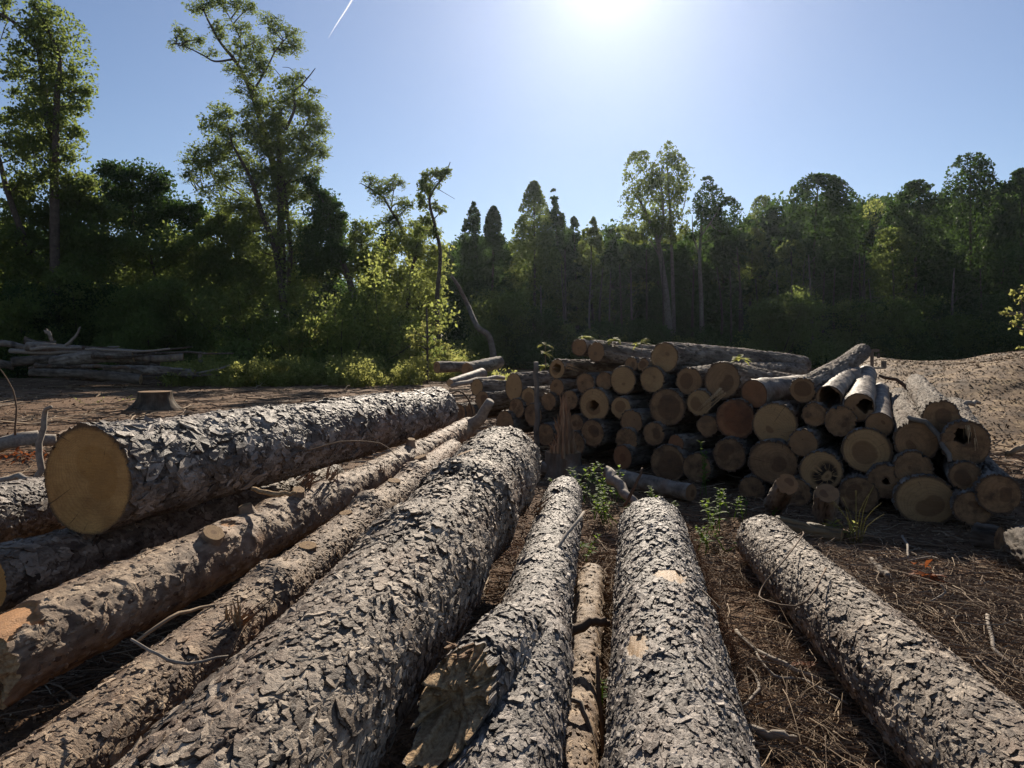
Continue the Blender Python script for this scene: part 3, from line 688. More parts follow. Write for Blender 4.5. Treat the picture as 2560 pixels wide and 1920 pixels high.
def thin_poles():
    for k in range(16):
        x0 = 20+250*g.random(); y0 = 868+78*g.random(); L = 140+190*g.random(); d = 26.2+1.6*g.random(); a = Acc()
        pts = spline([P(x0, y0, d), P(x0+L*.5, y0+5*g.normal(), d-.1), P(x0+L, y0+9*g.normal(), d+.3)], 9); pts[1:-1] += g.normal(size=(7, 3))*.03
        pts[:, 2] = np.maximum(pts[:, 2], .06); a.tube(pts, [.05+.05*g.random(), .03], 8)
        o = a.build('pole', (STUMPB2, STICK, HARD)[k % 3], off=pts[0], loc=[float(c) for c in pts[0]]); tag(o, 'thin crooked pole or branch lying among the logs of the small far pile', 'pole', PG2)
thin_poles()
def stick(label, pts, r, mat=STICK, name='stick', cat='stick', sides=7, n=10, group=None):
    a = Acc(); p = spline(pts, n); p[1:-1] += rng.normal(size=(n-2, 3))*np.mean(r)*.35
    a.tube(p, r, sides, rng.random())
    o = a.build(name, mat, off=p[0], loc=[float(c) for c in p[0]]); tag(o, label, cat, group); return o
stick('pale broken stick poking up from the small far pile', [P(160,868,27.4), P(185,845,27.4), P(201,818,27.3)], [.07,.05,.03])
stick('short stout sawn limb sticking up on the small far pile', [P(132,850,27.4), P(124,838,27.4), P(117,825,27.4)], [.06,.07,.09])
stick('slim leaning post right of the small far pile', [P(512,925,28), P(503,905,28), P(498,881,28)], [.07,.08,.08], PALEBARK, 'post', 'post')
# left debris far: felled logs near the centre
make_log('small_log', 'grey felled log on brush left of the big pile', P(1168,925,23), P(1248,905,24.5), .24,.2,'ridge',HARD,CUT,near_step=.06,far_step=.06,seed=171,amp=1.5)
make_log('small_log', 'dark brush log left of the grey felled log', P(1092,918,25), P(1180,916,26), .2,.16,'ridge',TREEBARK and HARD,CUT,near_step=.06,far_step=.06,seed=172,amp=1.5)
make_log('small_log', 'pale broken birch-like log lying on brush before the grey one', P(1125,957,17), P(1205,935,18.5), .09,.15,'birch',BIRCH,TORN,near_step=.05,far_step=.05,seed=173,amp=1.5)
stick('pale long pole on the soil left of the big pile', [P(1130,965,16), P(1190,950,17), P(1260,945,18)], [.05,.06,.05], n=7)

# ------------------------------------------------------------------ stumps
def stump(name, label, px, py, rt, rb, h, seed, bark=HARD, cut=CUT):
    base = G(px, py, 0); nC = 72; th = np.arange(nC)/nC*2*np.pi; rows = []
    for t in np.linspace(0, 1, 26):
        r = rt+(rb-rt)*(1-t)**2.6
        lob = 1+.16*(1-t)**1.5*np.sin(th*5+seed)+.05*fbm(np.cos(th)*2, np.sin(th)*2, th*0+t*.8, 3, seed)
        rid = 1+.03*fbm(np.cos(th)*14, np.sin(th)*14, th*0+t*1.5, 2, seed+1)
        rows.append(np.stack([np.cos(th)*r*lob*rid, np.sin(th)*r*lob*rid, np.full(nC, h*t-.05*(1-t))], -1))
    V = np.vstack(rows); j = np.arange(nC)[None, :]; j2 = (j+1) % nC; i = np.arange(25)[:, None]*nC
    Q = np.stack([i+j, i+j2, i+nC+j2, i+nC+j], -1).reshape(-1, 4)
    o = mk(name, V, [Q], bark, attrs={'cell': np.clip(.4+.5*fbm(V[:,0]*9, V[:,1]*9, V[:,2]*2, 2, seed), 0, 1), 'crack': np.zeros(len(V)), 'bare': np.zeros(len(V))}, loc=[float(c) for c in base])
    tag(o, label, 'stump')
    ring = rows[-1]; c = ring.mean(0)
    R2 = np.vstack([c+(ring-c)*q+np.array([0, 0, .002]) for q in (1, .75, .5, .25, .001)])
    fc = np.vstack([np.stack([np.cos(th)*q, np.sin(th)*q, th*0], -1) for q in (1, .75, .5, .25, 0)])
    i = np.arange(4)[:, None]*nC
    f = mk('cut_top', R2, [np.stack([i+j, i+j2, i+nC+j2, i+nC+j], -1).reshape(-1, 4)], cut, parent=o, attrs={'fc': fc})
    f['heart'] = .4; f['star'] = .2; f['stain'] = .5; f['rings'] = 60.; f['seed'] = float(seed)
    return o, h, rt
STUMPB = bark_mat('old_stump_bark', (.025, .02, .014), (.07, .056, .042), (.14, .115, .085), (.02, .016, .012), spec=.1, rough=.8, stretch=.2)
stump('tree_stump', 'wide flared grey stump on bare soil behind the thickest log', 388, 1022, .37, .60, .40, 3, STUMPB)
st2, h2, _ = stump('tree_stump', 'far stump with upright shards beside the thicket edge', 592, 921, .62, .95, .62, 5, STUMPB)
torn(st2, (-.35, -.2, h2-.05), (0, 0, 1), .1, 6, .7, TORN, 'shard', 3, .1); torn(st2, (.5, -.2, h2-.05), (0, 0, 1), .12, 6, .5, TORN, 'shard', 4, .1)
st3, h3_, r3 = stump('tree_stump', 'splintered orange stump standing between the widest log and the pile', 1408, 1192, .19, .27, .27, 7, cut=CUT_PALE)
g_ = np.random.default_rng(4); a = Acc()
for q in range(95):
    u = g_.normal()*.26; x = u*.2-.01
    hh = (.62*math.exp(-((u-.12)/.42)**2))*(.45+.55*g_.random())+.06
    y = -.06+.05*g_.normal(); w_ = .012+.012*g_.random()
    a.tube([(x, y, h3_-.04), (x+.004*g_.normal(), y, h3_+hh*.55), (x+.025*g_.normal(), y+.012*g_.normal(), h3_+hh)], [w_, w_*.85, w_*.12], 4, g_.random())
a.build('splinters', TORN_RED, st3, smooth=False)

# ------------------------------------------------------------------ ground
xs = np.linspace(-1, 1, 620); A_, K_ = 3.0, math.asinh(900/3.0)
gx = A_*np.sinh(K_*xs)+.3; gy = A_*np.sinh(K_*np.linspace(-1, 1, 620))+4.5
def ground_z(X, Y):
    d = np.hypot(X, Y); near = 1/(1+(d/22)**2)
    z = (.035*fbm(X*.9, Y*.9, X*0, 3, 70)+.018*fbm(X*5, Y*5, X*0, 3, 71)+.012*np.abs(fbm(X*14, Y*14, X*0, 2, 72)))*near-.02
    z += .05*fbm(X*.12, Y*.12, X*0, 2, 73)*np.clip((d-8)/20, 0, 1)
    return z
X, Y = np.meshgrid(gx, gy, indexing='xy'); Zg = ground_z(X, Y)
n_ = len(xs); i = np.arange(n_-1)[:, None]*n_; j = np.arange(n_-1)[None, :]
Q = np.stack([i+j, i+j+1, i+n_+j+1, i+n_+j], -1).reshape(-1, 4)
m, nt, out = newmat('forest_soil'); n = N(nt)
oc = n.n('TexCoord').outputs['Object']
a1 = n.noise(oc, 1.1, 5, .6); a2 = n.noise(oc, 22, 6, .7); a3 = n.noise(n.scale(oc, (1, .5, 1)), 75, 4, .7)
col = n.ramp(a2, [(.28, (.055, .03, .016)), (.5, (.15, .086, .047)), (.75, (.29, .185, .105))])
col = n.mix(n.maprange(a1, .4, .65, 0, .5), col, (.11, .067, .042, 1))
col = n.mix(n.maprange(a3, .6, .72, 0, .6), col, (.25, .185, .125, 1))
bp = n.n('Bump', ins={'Strength': .8, 'Distance': .03, 'Height': n.math('ADD', a2, n.math('MULTIPLY', a3, .4))})
bs = n.n('BsdfPrincipled', ins={'Base Color': col, 'Roughness': .9, 'Normal': bp.outputs[0], 'Specular IOR Level': .15})
nt.links.new(bs.outputs[0], out.inputs[0]); SOIL = m
gr = mk('ground', np.stack([X, Y, Zg], -1).reshape(-1, 3), [Q], SOIL); tag(gr, 'brown bare soil of the cleared yard', kind='structure')

# wood chip mound
mx = np.linspace(4.6, 30, 300); my = np.linspace(7.2, 34, 260)
X, Y = np.meshgrid(mx, my, indexing='xy')
def mound(X, Y):
    crest = 1.17+.13*np.sin((X/np.maximum(Y, 1)-.50)*-24+.6)+.10*fbm(X*.3, Y*.3, X*0, 2, 80)
    z = crest*sstep(8.4, 16.5, Y+.12*(X-10))*sstep(4.9, 8.6, X+.10*fbm(X*.7, Y*.7, X*0, 2, 84)-(Y-12)*.22)
    z *= 1-sstep(20, 30, Y)
    z += (.045*fbm(X*.8, Y*.8, X*0, 2, 81)+.008*fbm(X*5, Y*5, X*0, 2, 82))*np.clip(z*3, 0, 1)
    return z-.05
Zm = mound(X, Y)
ny, nx = X.shape; i = np.arange(ny-1)[:, None]*nx; j = np.arange(nx-1)[None, :]
Q = np.stack([i+j, i+j+1, i+nx+j+1, i+nx+j], -1).reshape(-1, 4)
mb = mk('wood_chip_mound', np.stack([X, Y, Zm], -1).reshape(-1, 3), [Q], CHIPMAT, attrs={'rnd': np.clip(.45+.4*fbm(X*6, Y*6, X*0, 3, 83).ravel(), 0, 1)})
tag(mb, 'broad mound of tan wood chips behind the right of the big pile', 'wood chips')
def scatter_quads(P0, s0, s1, asp, g, tilt=.5):
    n = len(P0)
    nrm = unit(np.stack([g.normal(size=n)*tilt, g.normal(size=n)*tilt, np.ones(n)], -1))
    t = unit(np.cross(nrm, unit(g.normal(size=(n, 3))))); b = np.cross(nrm, t)
    s = (s0+(s1-s0)*g.random(n)**2)[:, None]; c = P0
    V = np.stack([c-t*s-b*s*asp, c+t*s-b*s*asp*.8, c+t*s*.9+b*s*asp, c-t*s+b*s*asp], 1).reshape(-1, 3)
    return V, np.arange(4*n).reshape(n, 4)
g = np.random.default_rng(77)
nn = 80000; cx_ = 4.9+24*g.random(nn); cy_ = 8+12*g.random(nn)**1.2; cz = mound(cx_, cy_); k = cz > .0
pp = np.stack([cx_, cy_, cz+.012], -1)[k]
V, Q = scatter_quads(pp, .010, .036, .38, g, .5)
ch = mk('loose_chips', V, [Q], CHIPMAT, parent=mb, smooth=False, attrs={'rnd': np.repeat(g.random(len(pp)), 4)}); ch['kind'] = 'stuff'

# ------------------------------------------------------------------ litter of twigs, chips and needles
def twig_batch(pts, ln, rad, g, up=.12, nseg=5):
    n = len(pts); a0 = g.random(n)*2*np.pi
    rows = [pts]; ang = a0
    for s in range(nseg-1):
        ang = ang+g.normal(size=n)*.42*(g.random(n) < .5)
        stp = (ln/(nseg-1))[:, None]
        rows.append(rows[-1]+stp*np.stack([np.cos(ang), np.sin(ang), g.normal(size=n)*up], -1))
    Pt = np.stack(rows, 1)
    Pt[:, :, 2] = np.maximum(Pt[:, :, 2], ground_z(Pt[:, :, 0], Pt[:, :, 1])+.004)
    dr = unit(Pt[:, -1]-Pt[:, 0]); e1 = unit(np.cross(dr, np.array([0, 0, 1.]))); e2 = np.cross(dr, e1)
    th = np.array([0, 2.09, 4.19]); tap = np.linspace(1, .45, nseg)
    V = Pt[:, :, None, :]+(rad[:, None, None, None]*tap[None, :, None, None])*(np.cos(th)[None, None, :, None]*e1[:, None, None, :]+np.sin(th)[None, None, :, None]*e2[:, None, None, :])
    base = (np.arange(n)*nseg*3)[:, None, None]; i = (np.arange(nseg-1)*3)[None, :, None]; j = np.arange(3)[None, None, :]; j2 = (j+1) % 3
    Q = np.stack([base+i+j, base+i+j2, base+i+3+j2, base+i+3+j], -1).reshape(-1, 4)
    return V.reshape(-1, 3), Q
g = np.random.default_rng(5)
def field(n, y0, y1, pw=1.0):
    y = y0*(y1/y0)**(g.random(n)**pw); x = (g.random(n)*2-1)*(y*.78+.3); return np.stack([x, y, ground_z(x, y)+.006], -1)
acc = Acc()
clump = lambda p, s: .5+.5*fbm(p[:, 0]*s, p[:, 1]*s, p[:, 0]*0, 2, 90)
for (n, y0, y1, l0, l1, r0, r1) in ((21000, 1.5, 9, .06, .38, .0016, .005), (1800, 1.6, 9, .3, .8, .0022, .006), (9000, 8, 40, .25, 1.1, .005, .017), (700, 9, 40, .6, 2.2, .012, .035)):
    p = field(n*2, y0, y1); p = p[clump(p, .8) > .32][:n]; n = len(p)
    ln = l0+(l1-l0)*g.random(n)**2; rd = r0+(r1-r0)*g.random(n)**2
    V, Q = twig_batch(p, ln, rd, g); acc.add(V, Q, np.repeat(g.random(n), 15))
for (n, xa, xb, ya, yb) in ((2400, 1540, 2120, 1340, 1900), (2300, 1980, 2700, 1385, 1760), (1200, 1490, 1600, 1330, 1900), (2200, -120, 420, 1010, 1330)):
    px_, py_ = xa+(xb-xa)*g.random(n), ya+(yb-ya)*g.random(n); d_ = CAMH*F/(py_-HY); x_ = (px_-HX)/F*d_
    p = np.stack([x_, d_, ground_z(x_, d_)+.008+.05*g.random(n)**3], -1)
    ln = .06+.42*g.random(n)**2; rd = .0011+.0026*g.random(n)**2.5
    V, Q = twig_batch(p, ln, rd, g, .14); acc.add(V, Q, np.repeat(.25+.75*g.random(n), 15))
tw = acc.build('twig_litter', TWIG, smooth=False); tag(tw, 'thin dry twigs strewn over the soil', 'twigs', kind='stuff')
p = np.vstack([field(30000, 1.5, 30), field(36000, 1.5, 8)]); V, Q = scatter_quads(p, .004, .02, .4, g, .7); s_ = np.repeat(np.clip(p[:, 1]/6, .8, 3), 4)[:, None]
ctr = np.repeat(p, 4, 0); V = ctr+(V-ctr)*s_
o = mk('wood_crumbs', V, [Q], CRUMB, smooth=False, attrs={'rnd': np.repeat(g.random(len(p)), 4)}); tag(o, 'tan bark flakes and wood crumbs on the soil', 'bark flakes', kind='stuff')
p = field(16000, 1.5, 8); n = len(p); V, Q = twig_batch(p, .05+.12*g.random(n), np.full(n, .0011), g, .25, 3)
o = mk('pine_needles', V, [Q], NEEDLE, smooth=False, attrs={'rnd': np.repeat(g.random(n), 9)}); tag(o, 'brown fallen pine needles between the logs', 'needles', kind='stuff')

# single sticks one can point at
def gs(label, pts, r, **k):
    r = [x*(.72 if x < .03 else 1) for x in r]
    return stick(label, [G(x, y, z) if z is not None else P(x, y, k2) for (x, y, z, *q) in pts for k2 in (0,)], r, **k)
gs('pale bent stick on the soil near the right edge', [(2468,1538,.03),(2480,1600,.04),(2488,1625,.03),(2530,1660,.02),(2575,1692,.02)], [.014,.012,.009])
gs('short thick pale stick on twigs right of the slanting log', [(2178,1398,.03),(2200,1425,.03),(2222,1442,.03)], [.022,.026,.028])
gs('long grey curved branch between the rough dark log and the slanting log', [(1840,1575,.06),(1890,1625,.05),(1960,1665,.05),(2050,1700,.04)], [.012,.016,.017,.013])
gs('thin pale branch beneath the long grey curved one', [(1890,1630,.06),(1935,1690,.05),(2010,1700,.05),(2120,1760,.04)], [.007,.009,.008,.005])
gs('forked pale twig right of the orange dead leaves', [(2352,1462,.10),(2362,1480,.06),(2330,1502,.03),(2300,1512,.03)], [.005,.008,.008,.006])
gs('stout brown stick on needles at the bottom between two logs', [(1870,1820,.04),(1930,1835,.04),(1990,1850,.03)], [.02,.022,.02])
gs('curved tan stick lying against the rough dark log', [(1856,1770,.04),(1895,1725,.04),(1888,1690,.04),(1868,1668,.04)], [.009,.01,.008,.006])
gs('bent grey twig in the shade before the big ringed log end', [(2256,1340,.05),(2268,1362,.05),(2270,1395,.03)], [.012,.011,.01])
gs('straight thin stick along the shadow edge at right', [(2270,1402,.03),(2325,1392,.05),(2344,1396,.06)], [.007,.007,.004])
gs('grey limb lying at the left edge behind the orange cut end', [(-40,1208,.08),(50,1196,.10),(80,1203,.1),(125,1212,.06)], [.03,.035,.03,.025])
gs('thick grey limb on the soil at the far left, beyond the bent upright stick', [(-60,1112,.1),(40,1104,.14),(140,1100,.12)], [.09,.10,.08])
stick('bent upright grey stick left of the orange cut end', [P(82,1208,5.6),P(102,1180,5.6),P(95,1120,5.6),P(108,1060,5.6),P(113,1030,5.6),P(128,1017,5.55)], [.03,.026,.024,.022,.018,.012])
stick('thin upright reddish sapling stem at the far left', [P(38,1088,9.5),P(40,1020,9.5),P(32,975,9.5),P(0,922,9.4)], [.014,.012,.009,.005], TWIG)
stick('tall bare upright stick in front of the left of the pile', [P(1342,1130,9.0),P(1344,1040,8.95),P(1338,960,8.95),P(1340,905,8.9)], [.035,.034,.03,.03], PALEBARK)
stick('long thin branch resting across the grey forked log', [P(1240,1560,2.95),P(1340,1440,3.05),P(1460,1280,3.55)], [.008,.011,.007])
stick('dark hooked branch over the thinnest pale log', [P(1420,1580,2.9),P(1470,1555,2.95),P(1500,1548,2.95),P(1525,1560,2.95)], [.022,.02,.018,.014], TWIG)
stick('upright brown dry stalk beside the thinnest log', [P(1512,1900,2.35),P(1500,1760,2.35),P(1493,1640,2.4)], [.009,.008,.006], TWIG)
stick('curved grey vine stem lying on the thinnest log', [P(1412,1745,2.5),P(1450,1760,2.45),P(1475,1820,2.4),P(1490,1880,2.35)], [.008,.009,.009,.008])
stick('curled dry vine draped over the rough dark log', [P(1605,1560,2.75),P(1625,1480,2.95),P(1650,1458,3.0),P(1710,1455,3.05),P(1760,1480,2.95),P(1800,1520,2.85)], [.003,.004,.004,.003], TWIG, n=16)
stick('looping dry vine draped over the slanting right log', [P(1870,1400,4.0),P(1960,1360,4.05),P(2010,1330,4.1),P(1960,1400,3.6),P(1905,1470,3.5),P(1910,1500,3.3),P(2010,1510,3.1),P(2065,1420,3.4)], [.003,.004,.004,.004], TWIG, n=24)
stick('thin dark curved twig bridging the stubbed and knotty logs', [P(340,1605,2.5),P(420,1545,2.6),P(500,1520,2.75),P(600,1505,2.85)], [.006,.007,.006,.004], TWIG)
stick('pale thin twig lying across the slim knotty log', [P(328,1598,2.25),P(400,1640,2.2),P(470,1660,2.15),P(570,1640,2.2)], [.004,.005,.005,.003])
stick('long splinter shard on the shaded side of the stubbed log', [P(630,1222,4.1),P(690,1235,4.0),P(740,1232,4.0)], [.012,.016,.008], TORN)
stick('arched thin bramble in front of the thickest log', [P(758,1130,5.0),P(850,1105,5.1),P(950,1108,5.2),P(1000,1150,5.2)], [.004,.005,.004,.003], TWIG)
stick('curved dry bramble arching at the left foot of the pile', [P(1130,985,9.6),P(1150,978,9.6),P(1172,1000,9.6),P(1184,1045,9.6)], [.01,.012,.012,.012], TWIG)
stick('bent dark branch arching over the chip mound', [P(2198,938,10.5),P(2240,952,10.4),P(2268,970,10.3),P(2280,998,10.2)], [.022,.026,.026,.022], TWIG)
stick('weathered grey board-like shard leaning behind the rough dark log', [P(1512,1178,6.1),P(1545,1210,5.9),P(1590,1265,5.6)], [.05,.045,.03], STICK)
stick('dark forked twig sticking up behind the rough dark log', [P(1560,1265,5.2),P(1588,1215,5.2),P(1606,1170,5.25)], [.012,.012,.006], TWIG)
stick('pale branch with chewed end slid between two right logs', [P(2270,1040,6.2),P(2310,1055,6.1),P(2345,1090,6.0),P(2375,1155,5.85)], [.02,.022,.022,.018], PALEBARK)
stick('thin pole lying on the chip mound by the dark-ended log', [P(2385,1018,8.3),P(2420,1010,8.4),P(2450,1008,8.6)], [.03,.03,.02], STICK)
stick('dark stick on the chips at the right edge', [P(2520,1135,7.0),P(2545,1122,7.0),P(2575,1110,7.1)], [.03,.03,.025], TWIG)
# fuzzy dead branch hugging the right side of the rough dark log
def fuzzy():
    g = np.random.default_rng(15); path = spline([P(1728, 1362, 3.95), P(1765, 1450, 3.5), P(1800, 1560, 3.1), P(1838, 1660, 2.8)], 30)
    a = Acc(); a.tube(path, [.010, .006], 5, .3); k = g.integers(0, 30, 3600); b = path[k]+g.normal(size=(3600, 3))*.012
    d = unit(g.normal(size=(3600, 3)))*(.02+.03*g.random(3600))[:, None]; e = unit(np.cross(d, g.normal(size=(3600, 3))))*.0012
    V = np.stack([b-e, b+e, b+d+e*.4, b+d-e*.4], 1).reshape(-1, 3); a.add(V, np.arange(len(V)).reshape(-1, 4), np.repeat(g.random(3600), 4))
    o = a.build('dead_branch', NEEDLE, smooth=False, off=path[0], loc=[float(c) for c in path[0]]); tag(o, 'fuzzy brown dead branch hugging the right side of the rough dark log', 'branch')
fuzzy()
# metal stake behind the pile
RUST = noisy_mat('rusty_steel', [(.3, (.06, .045, .036)), (.7, (.17, .125, .095))], 14, rough=.7)
ap = P(2180, 920, 13.0)
def boxv(a, b):
    a, b = np.asarray(a, float), np.asarray(b, float)
    V = np.array([[x, y, z] for z in (a[2], b[2]) for y in (a[1], b[1]) for x in (a[0], b[0])])
    return V, np.array([[0,2,3,1],[4,5,7,6],[0,1,5,4],[2,6,7,3],[0,4,6,2],[1,3,7,5]])
st = empty('steel_stake', (ap[0], ap[1], 0), 'rusty upright steel stake with a bent top and side bracket behind the pile', 'stake')
a = Acc(); a.add(*boxv((-.022, -.022, 0), (.022, .022, 1.38))); a.add(*boxv((.023, -.02, 1.33), (.12, .03, 1.379))); a.add(*boxv((.10, -.028, 1.22), (.13, .028, 1.308))); a.build('post', RUST, st, smooth=False)
a = Acc(); a.add(*boxv((.023, -.05, 1.03), (.22, .06, 1.06))); a.add(*boxv((.19, -.058, 1.062), (.23, .058, 1.17))); a.build('bracket', PALEBARK, st, smooth=False)

# ------------------------------------------------------------------ foliage
def leafcloud(acc, C, R, cov, leaf, g, flat=.85, sub=None, spray=False, droop=.3):
    """leaves in clumped sub-clusters inside ellipsoids centred at C"""
    C = np.asarray(C, float); R = np.asarray(R, float)
    la = (leaf*leaf*.17)*(7.5 if spray else 1)
    cen, cr, cnt = [], [], []
    for c, r in zip(C, R):
        n = max(6, int(cov*math.pi*r*r/la)); m = sub or max(6, int(9+r*9))
        q = unit(g.normal(size=(m, 3)))*(g.random(m)**.42)[:, None]*r*np.array([1, 1, flat])
        w = .3+g.random(m); w = w/w.sum()
        cen.append(c+q); cr.append(np.full(m, r*.68)*(.45+.9*g.random(m))); cnt.append(np.maximum(1, (n*w)).astype(int))
    cen = np.vstack(cen); cr = np.concatenate(cr); cnt = np.concatenate(cnt)
    idx = np.repeat(np.arange(len(cen)), cnt); n = len(idx)
    p = cen[idx]+unit(g.normal(size=(n, 3)))*(cr[idx]*g.random(n)**.5)[:, None]*np.array([1.15, 1.15, .8])
    tone = np.clip(.5+.22*g.normal(size=len(cen))[idx]+.2*g.normal(size=n), 0, 1)
    if spray:
        ax = unit(np.stack([g.normal(size=n), g.normal(size=n), g.normal(size=n)*.35-.15], -1))
        side = unit(np.cross(ax, np.array([0, 0, 1.]))); up = np.cross(side, ax)
        Ls = leaf*3.2*(.7+.6*g.random(n))
        V, T = [], []
        for k in range(4):
            for s in (-1, 1):
                b = p+ax*(Ls*(k+.6)/4.4)[:, None]-np.array([0, 0, 1])*(Ls*.05*k*k*.4)[:, None]
                dd = unit(side*s+ax*.55+up*(g.normal(size=n)*.25)[:, None]-np.array([0, 0, .25]))
                ll = (leaf*.95*(.8+.4*g.random(n)))[:, None]; wd = unit(np.cross(dd, up))*ll*.3
                V.append(np.stack([b, b+dd*ll*.5+wd, b+dd*ll, b+dd*ll*.5-wd], 1)); T.append(tone)
        V = np.stack(V, 1).reshape(-1, 3); T = np.stack(T, 1).reshape(-1)
        acc.add(V, np.arange(len(V)).reshape(-1, 4), np.repeat(T, 4)); return
    nr = unit(g.normal(size=(n, 3))+np.array([0, 0, .5]))
    t = unit(np.cross(nr, g.normal(size=(n, 3)))); t[:, 2] -= droop; t = unit(t); b = unit(np.cross(nr, t))
    s = (leaf*(.65+.7*g.random(n)))[:, None]
    V = np.stack([p-t*s*.55, p+b*s*.32+nr*s*.06, p+t*s*.55, p-b*s*.32+nr*s*.06], 1).reshape(-1, 3)
    acc.add(V, np.arange(4*n).reshape(n, 4), np.repeat(tone, 4))
def limb(acc, a, b, r, g, n=5):
    a, b = np.asarray(a), np.asarray(b); L = np.linalg.norm(b-a)
    m = (a+b)/2+g.normal(size=3)*L*.07+np.array([0, 0, -.05*L])
    acc.tube(spline([a, m, b], n), [r, r*.65, r*.25], 5)
def hull_cloud(acc, x0, x1, yt, yb, shape, conv, depth, cov, leaf, g, gap=.0, zs=.75, edge=.22):
    k = conv.s*depth/F; a, b = P(*conv((x0+x1)/2, yt), depth), P(*conv((x0+x1)/2, yb), depth)
    H = a[2]-b[2]; W = (x1-x0)/2*k; xc = a[0]
    area = 2*W*H*.8; n = int(cov*area/(leaf*leaf*.17)); out = []; got = 0
    while got < n:
        m = n*3
        t = g.random(m); wid = {'cone': np.minimum(1, .05+1.2*t**.7), 'dome': np.sqrt(np.maximum(0, 1-(1-np.minimum(t*1.7, 1))**2))*(1-.25*np.clip(t-.6, 0, 1)), 'oval': np.sqrt(np.maximum(0, 1-(2*np.minimum(t*.9+.03, 1)-1)**2))}[shape]
        th = g.random(m)*2*np.pi; rr = g.random(m)**.42*1.0
        p = np.stack([xc+np.cos(th)*rr*wid*W, depth+np.sin(th)*rr*wid*W*.8, a[2]-t*H], -1)
        q = p+100
        lump = fbm(q[:, 0]*.55, q[:, 1]*.55, q[:, 2]*.7, 2, 301); fine = fbm(q[:, 0]*1.7, q[:, 1]*1.7, q[:, 2]*2.2, 2, 302)
        keep = (rr < 1+edge*1.4*lump) & (fine+.5*lump > gap-.35+.5*(rr > .8)*edge*2) & (g.random(m) < np.clip(wid+.25, 0, 1))
        p[:, 2] += .5*edge*W*.4*lump; out.append(p[keep]); got += keep.sum()
    p = np.vstack(out)[:n]; n = len(p)
    tone = np.clip(.5+.5*fbm(p[:, 0]*.8+9, p[:, 1]*.8, p[:, 2]*.8, 2, 303)+.2*g.normal(size=n), 0, 1)
    nr = unit(g.normal(size=(n, 3))+np.array([0, 0, .5])); t_ = unit(np.cross(nr, g.normal(size=(n, 3)))); t_[:, 2] -= .3; t_ = unit(t_); b_ = unit(np.cross(nr, t_))
    s_ = (leaf*(.65+.7*g.random(n)))[:, None]
    V = np.stack([p-t_*s_*.55, p+b_*s_*.32, p+t_*s_*.55, p-b_*s_*.32], 1).reshape(-1, 3)
    acc.add(V, np.arange(4*n).reshape(n, 4), np.repeat(tone, 4))
def ptree(name, label, conv, depth, stems, clumps, leafmat, bark=TREEBARK, cov=1.6, leaf=.17, spray=False, seed=1, group=None, cat='tree', dj=.8, limbs=True, flat=.85, hulls=()):
    g = np.random.default_rng(seed); W = []
    acc = Acc()
    for k, (pts, r0, r1) in enumerate(stems):
        dd = depth+(0 if k == 0 else g.normal()*.5)
        pw = [P(*conv(x, y), dd+(.25*g.normal() if q and q < len(pts)-1 else 0)) for q, (x, y) in enumerate(pts)]
        if pw[0][2] < 1.2: pw[0][2] = -.05
        sp = spline(pw, 6*len(pw)); W.append(sp)
        acc.tube(sp, np.linspace(r0, r1, len(sp)), 9 if r0 > .08 else 6)
    allp = np.vstack(W)
    C = [P(*conv(x, y), depth) for x, y, r in clumps]; Rr = [r*conv.s*depth/F for x, y, r in clumps]
    C = np.array(C).reshape(-1, 3); Rr = np.array(Rr)
    C[:, 1] += g.uniform(-1, 1, len(C))*dj*Rr
    if limbs:
        for c, r in zip(C, Rr):
            q = allp+np.array([0, 0, .9])*r; k = np.argmin(np.linalg.norm(q-c, axis=1))
            if .3 < np.linalg.norm(allp[k]-c) < 8: limb(acc, allp[k], c, .035+.02*r, g)
            for _ in range(3): limb(acc, c, c+unit(g.normal(size=3))*r*.9, .018, g, 4)
    base = np.array([allp[0][0], allp[0][1], 0])
    e = empty(name, base, label, cat, group)
    acc.build('trunk', bark, e, off=base)
    lf = Acc()
    if len(C): leafcloud(lf, C, Rr, cov, leaf, g, spray=spray, flat=flat)
    for hl in hulls: hull_cloud(lf, *hl[:5], conv, depth, hl[5], leaf, g, gap=hl[6] if len(hl) > 6 else 0); 
    if spray: leafcloud(lf, C, Rr*1.05, cov*.45, leaf*.95, g, flat=flat)
    lf.build('crown', leafmat, e, smooth=False, off=base)
    return e
class Conv:
    def __init__(s, x0, y0, k): s.x0, s.y0, s.s = x0, y0, 1/k
    def __call__(s, x, y): return s.x0+x*s.s, s.y0+y*s.s
Z7 = Conv(0, 0, 1.728); Z8 = Conv(1100, 300, 1.515)

ptree('tree', 'tall vine-clad tree at the left edge with two dark stems', Z7, 36,
  [([(238,1480),(236,900),(232,640),(212,520),(190,380),(172,250),(150,180),(60,95),(-20,50)], .24, .05), ([(240,700),(246,420),(258,260),(215,140),(160,40)], .16, .04), ([(130,1100),(40,850),(0,700),(-30,600)], .16, .08),([(175,230),(100,160),(40,90),(0,180)],.05,.02)],
  [(160,30,30),(160,80,42),(200,120,45),(130,140,40),(230,170,50),(180,190,55),(110,235,45),(60,270,35),(250,240,45),(185,290,65),(300,310,50),(100,330,60),(40,330,25),(320,380,55),(230,390,70),(120,420,55),(60,400,30),(375,400,28),(350,460,45),(260,480,60),(170,500,55),(90,500,60),(30,520,40),(300,560,55),(340,590,35),(200,590,60),(110,590,60),(280,640,45),(150,660,70),(60,640,60),(10,600,50),(250,700,50),(320,690,30),(20,20,36),(-20,60,40),(200,760,60),(120,780,60),(300,780,55)],
  LEAF_MID, cov=1.6, leaf=.16, seed=21, hulls=[(5, 415, 30, 560, 'oval', .55, .2), (20, 380, 380, 860, 'oval', .6, .15), (110, 290, 0, 300, 'oval', .5, .15)])
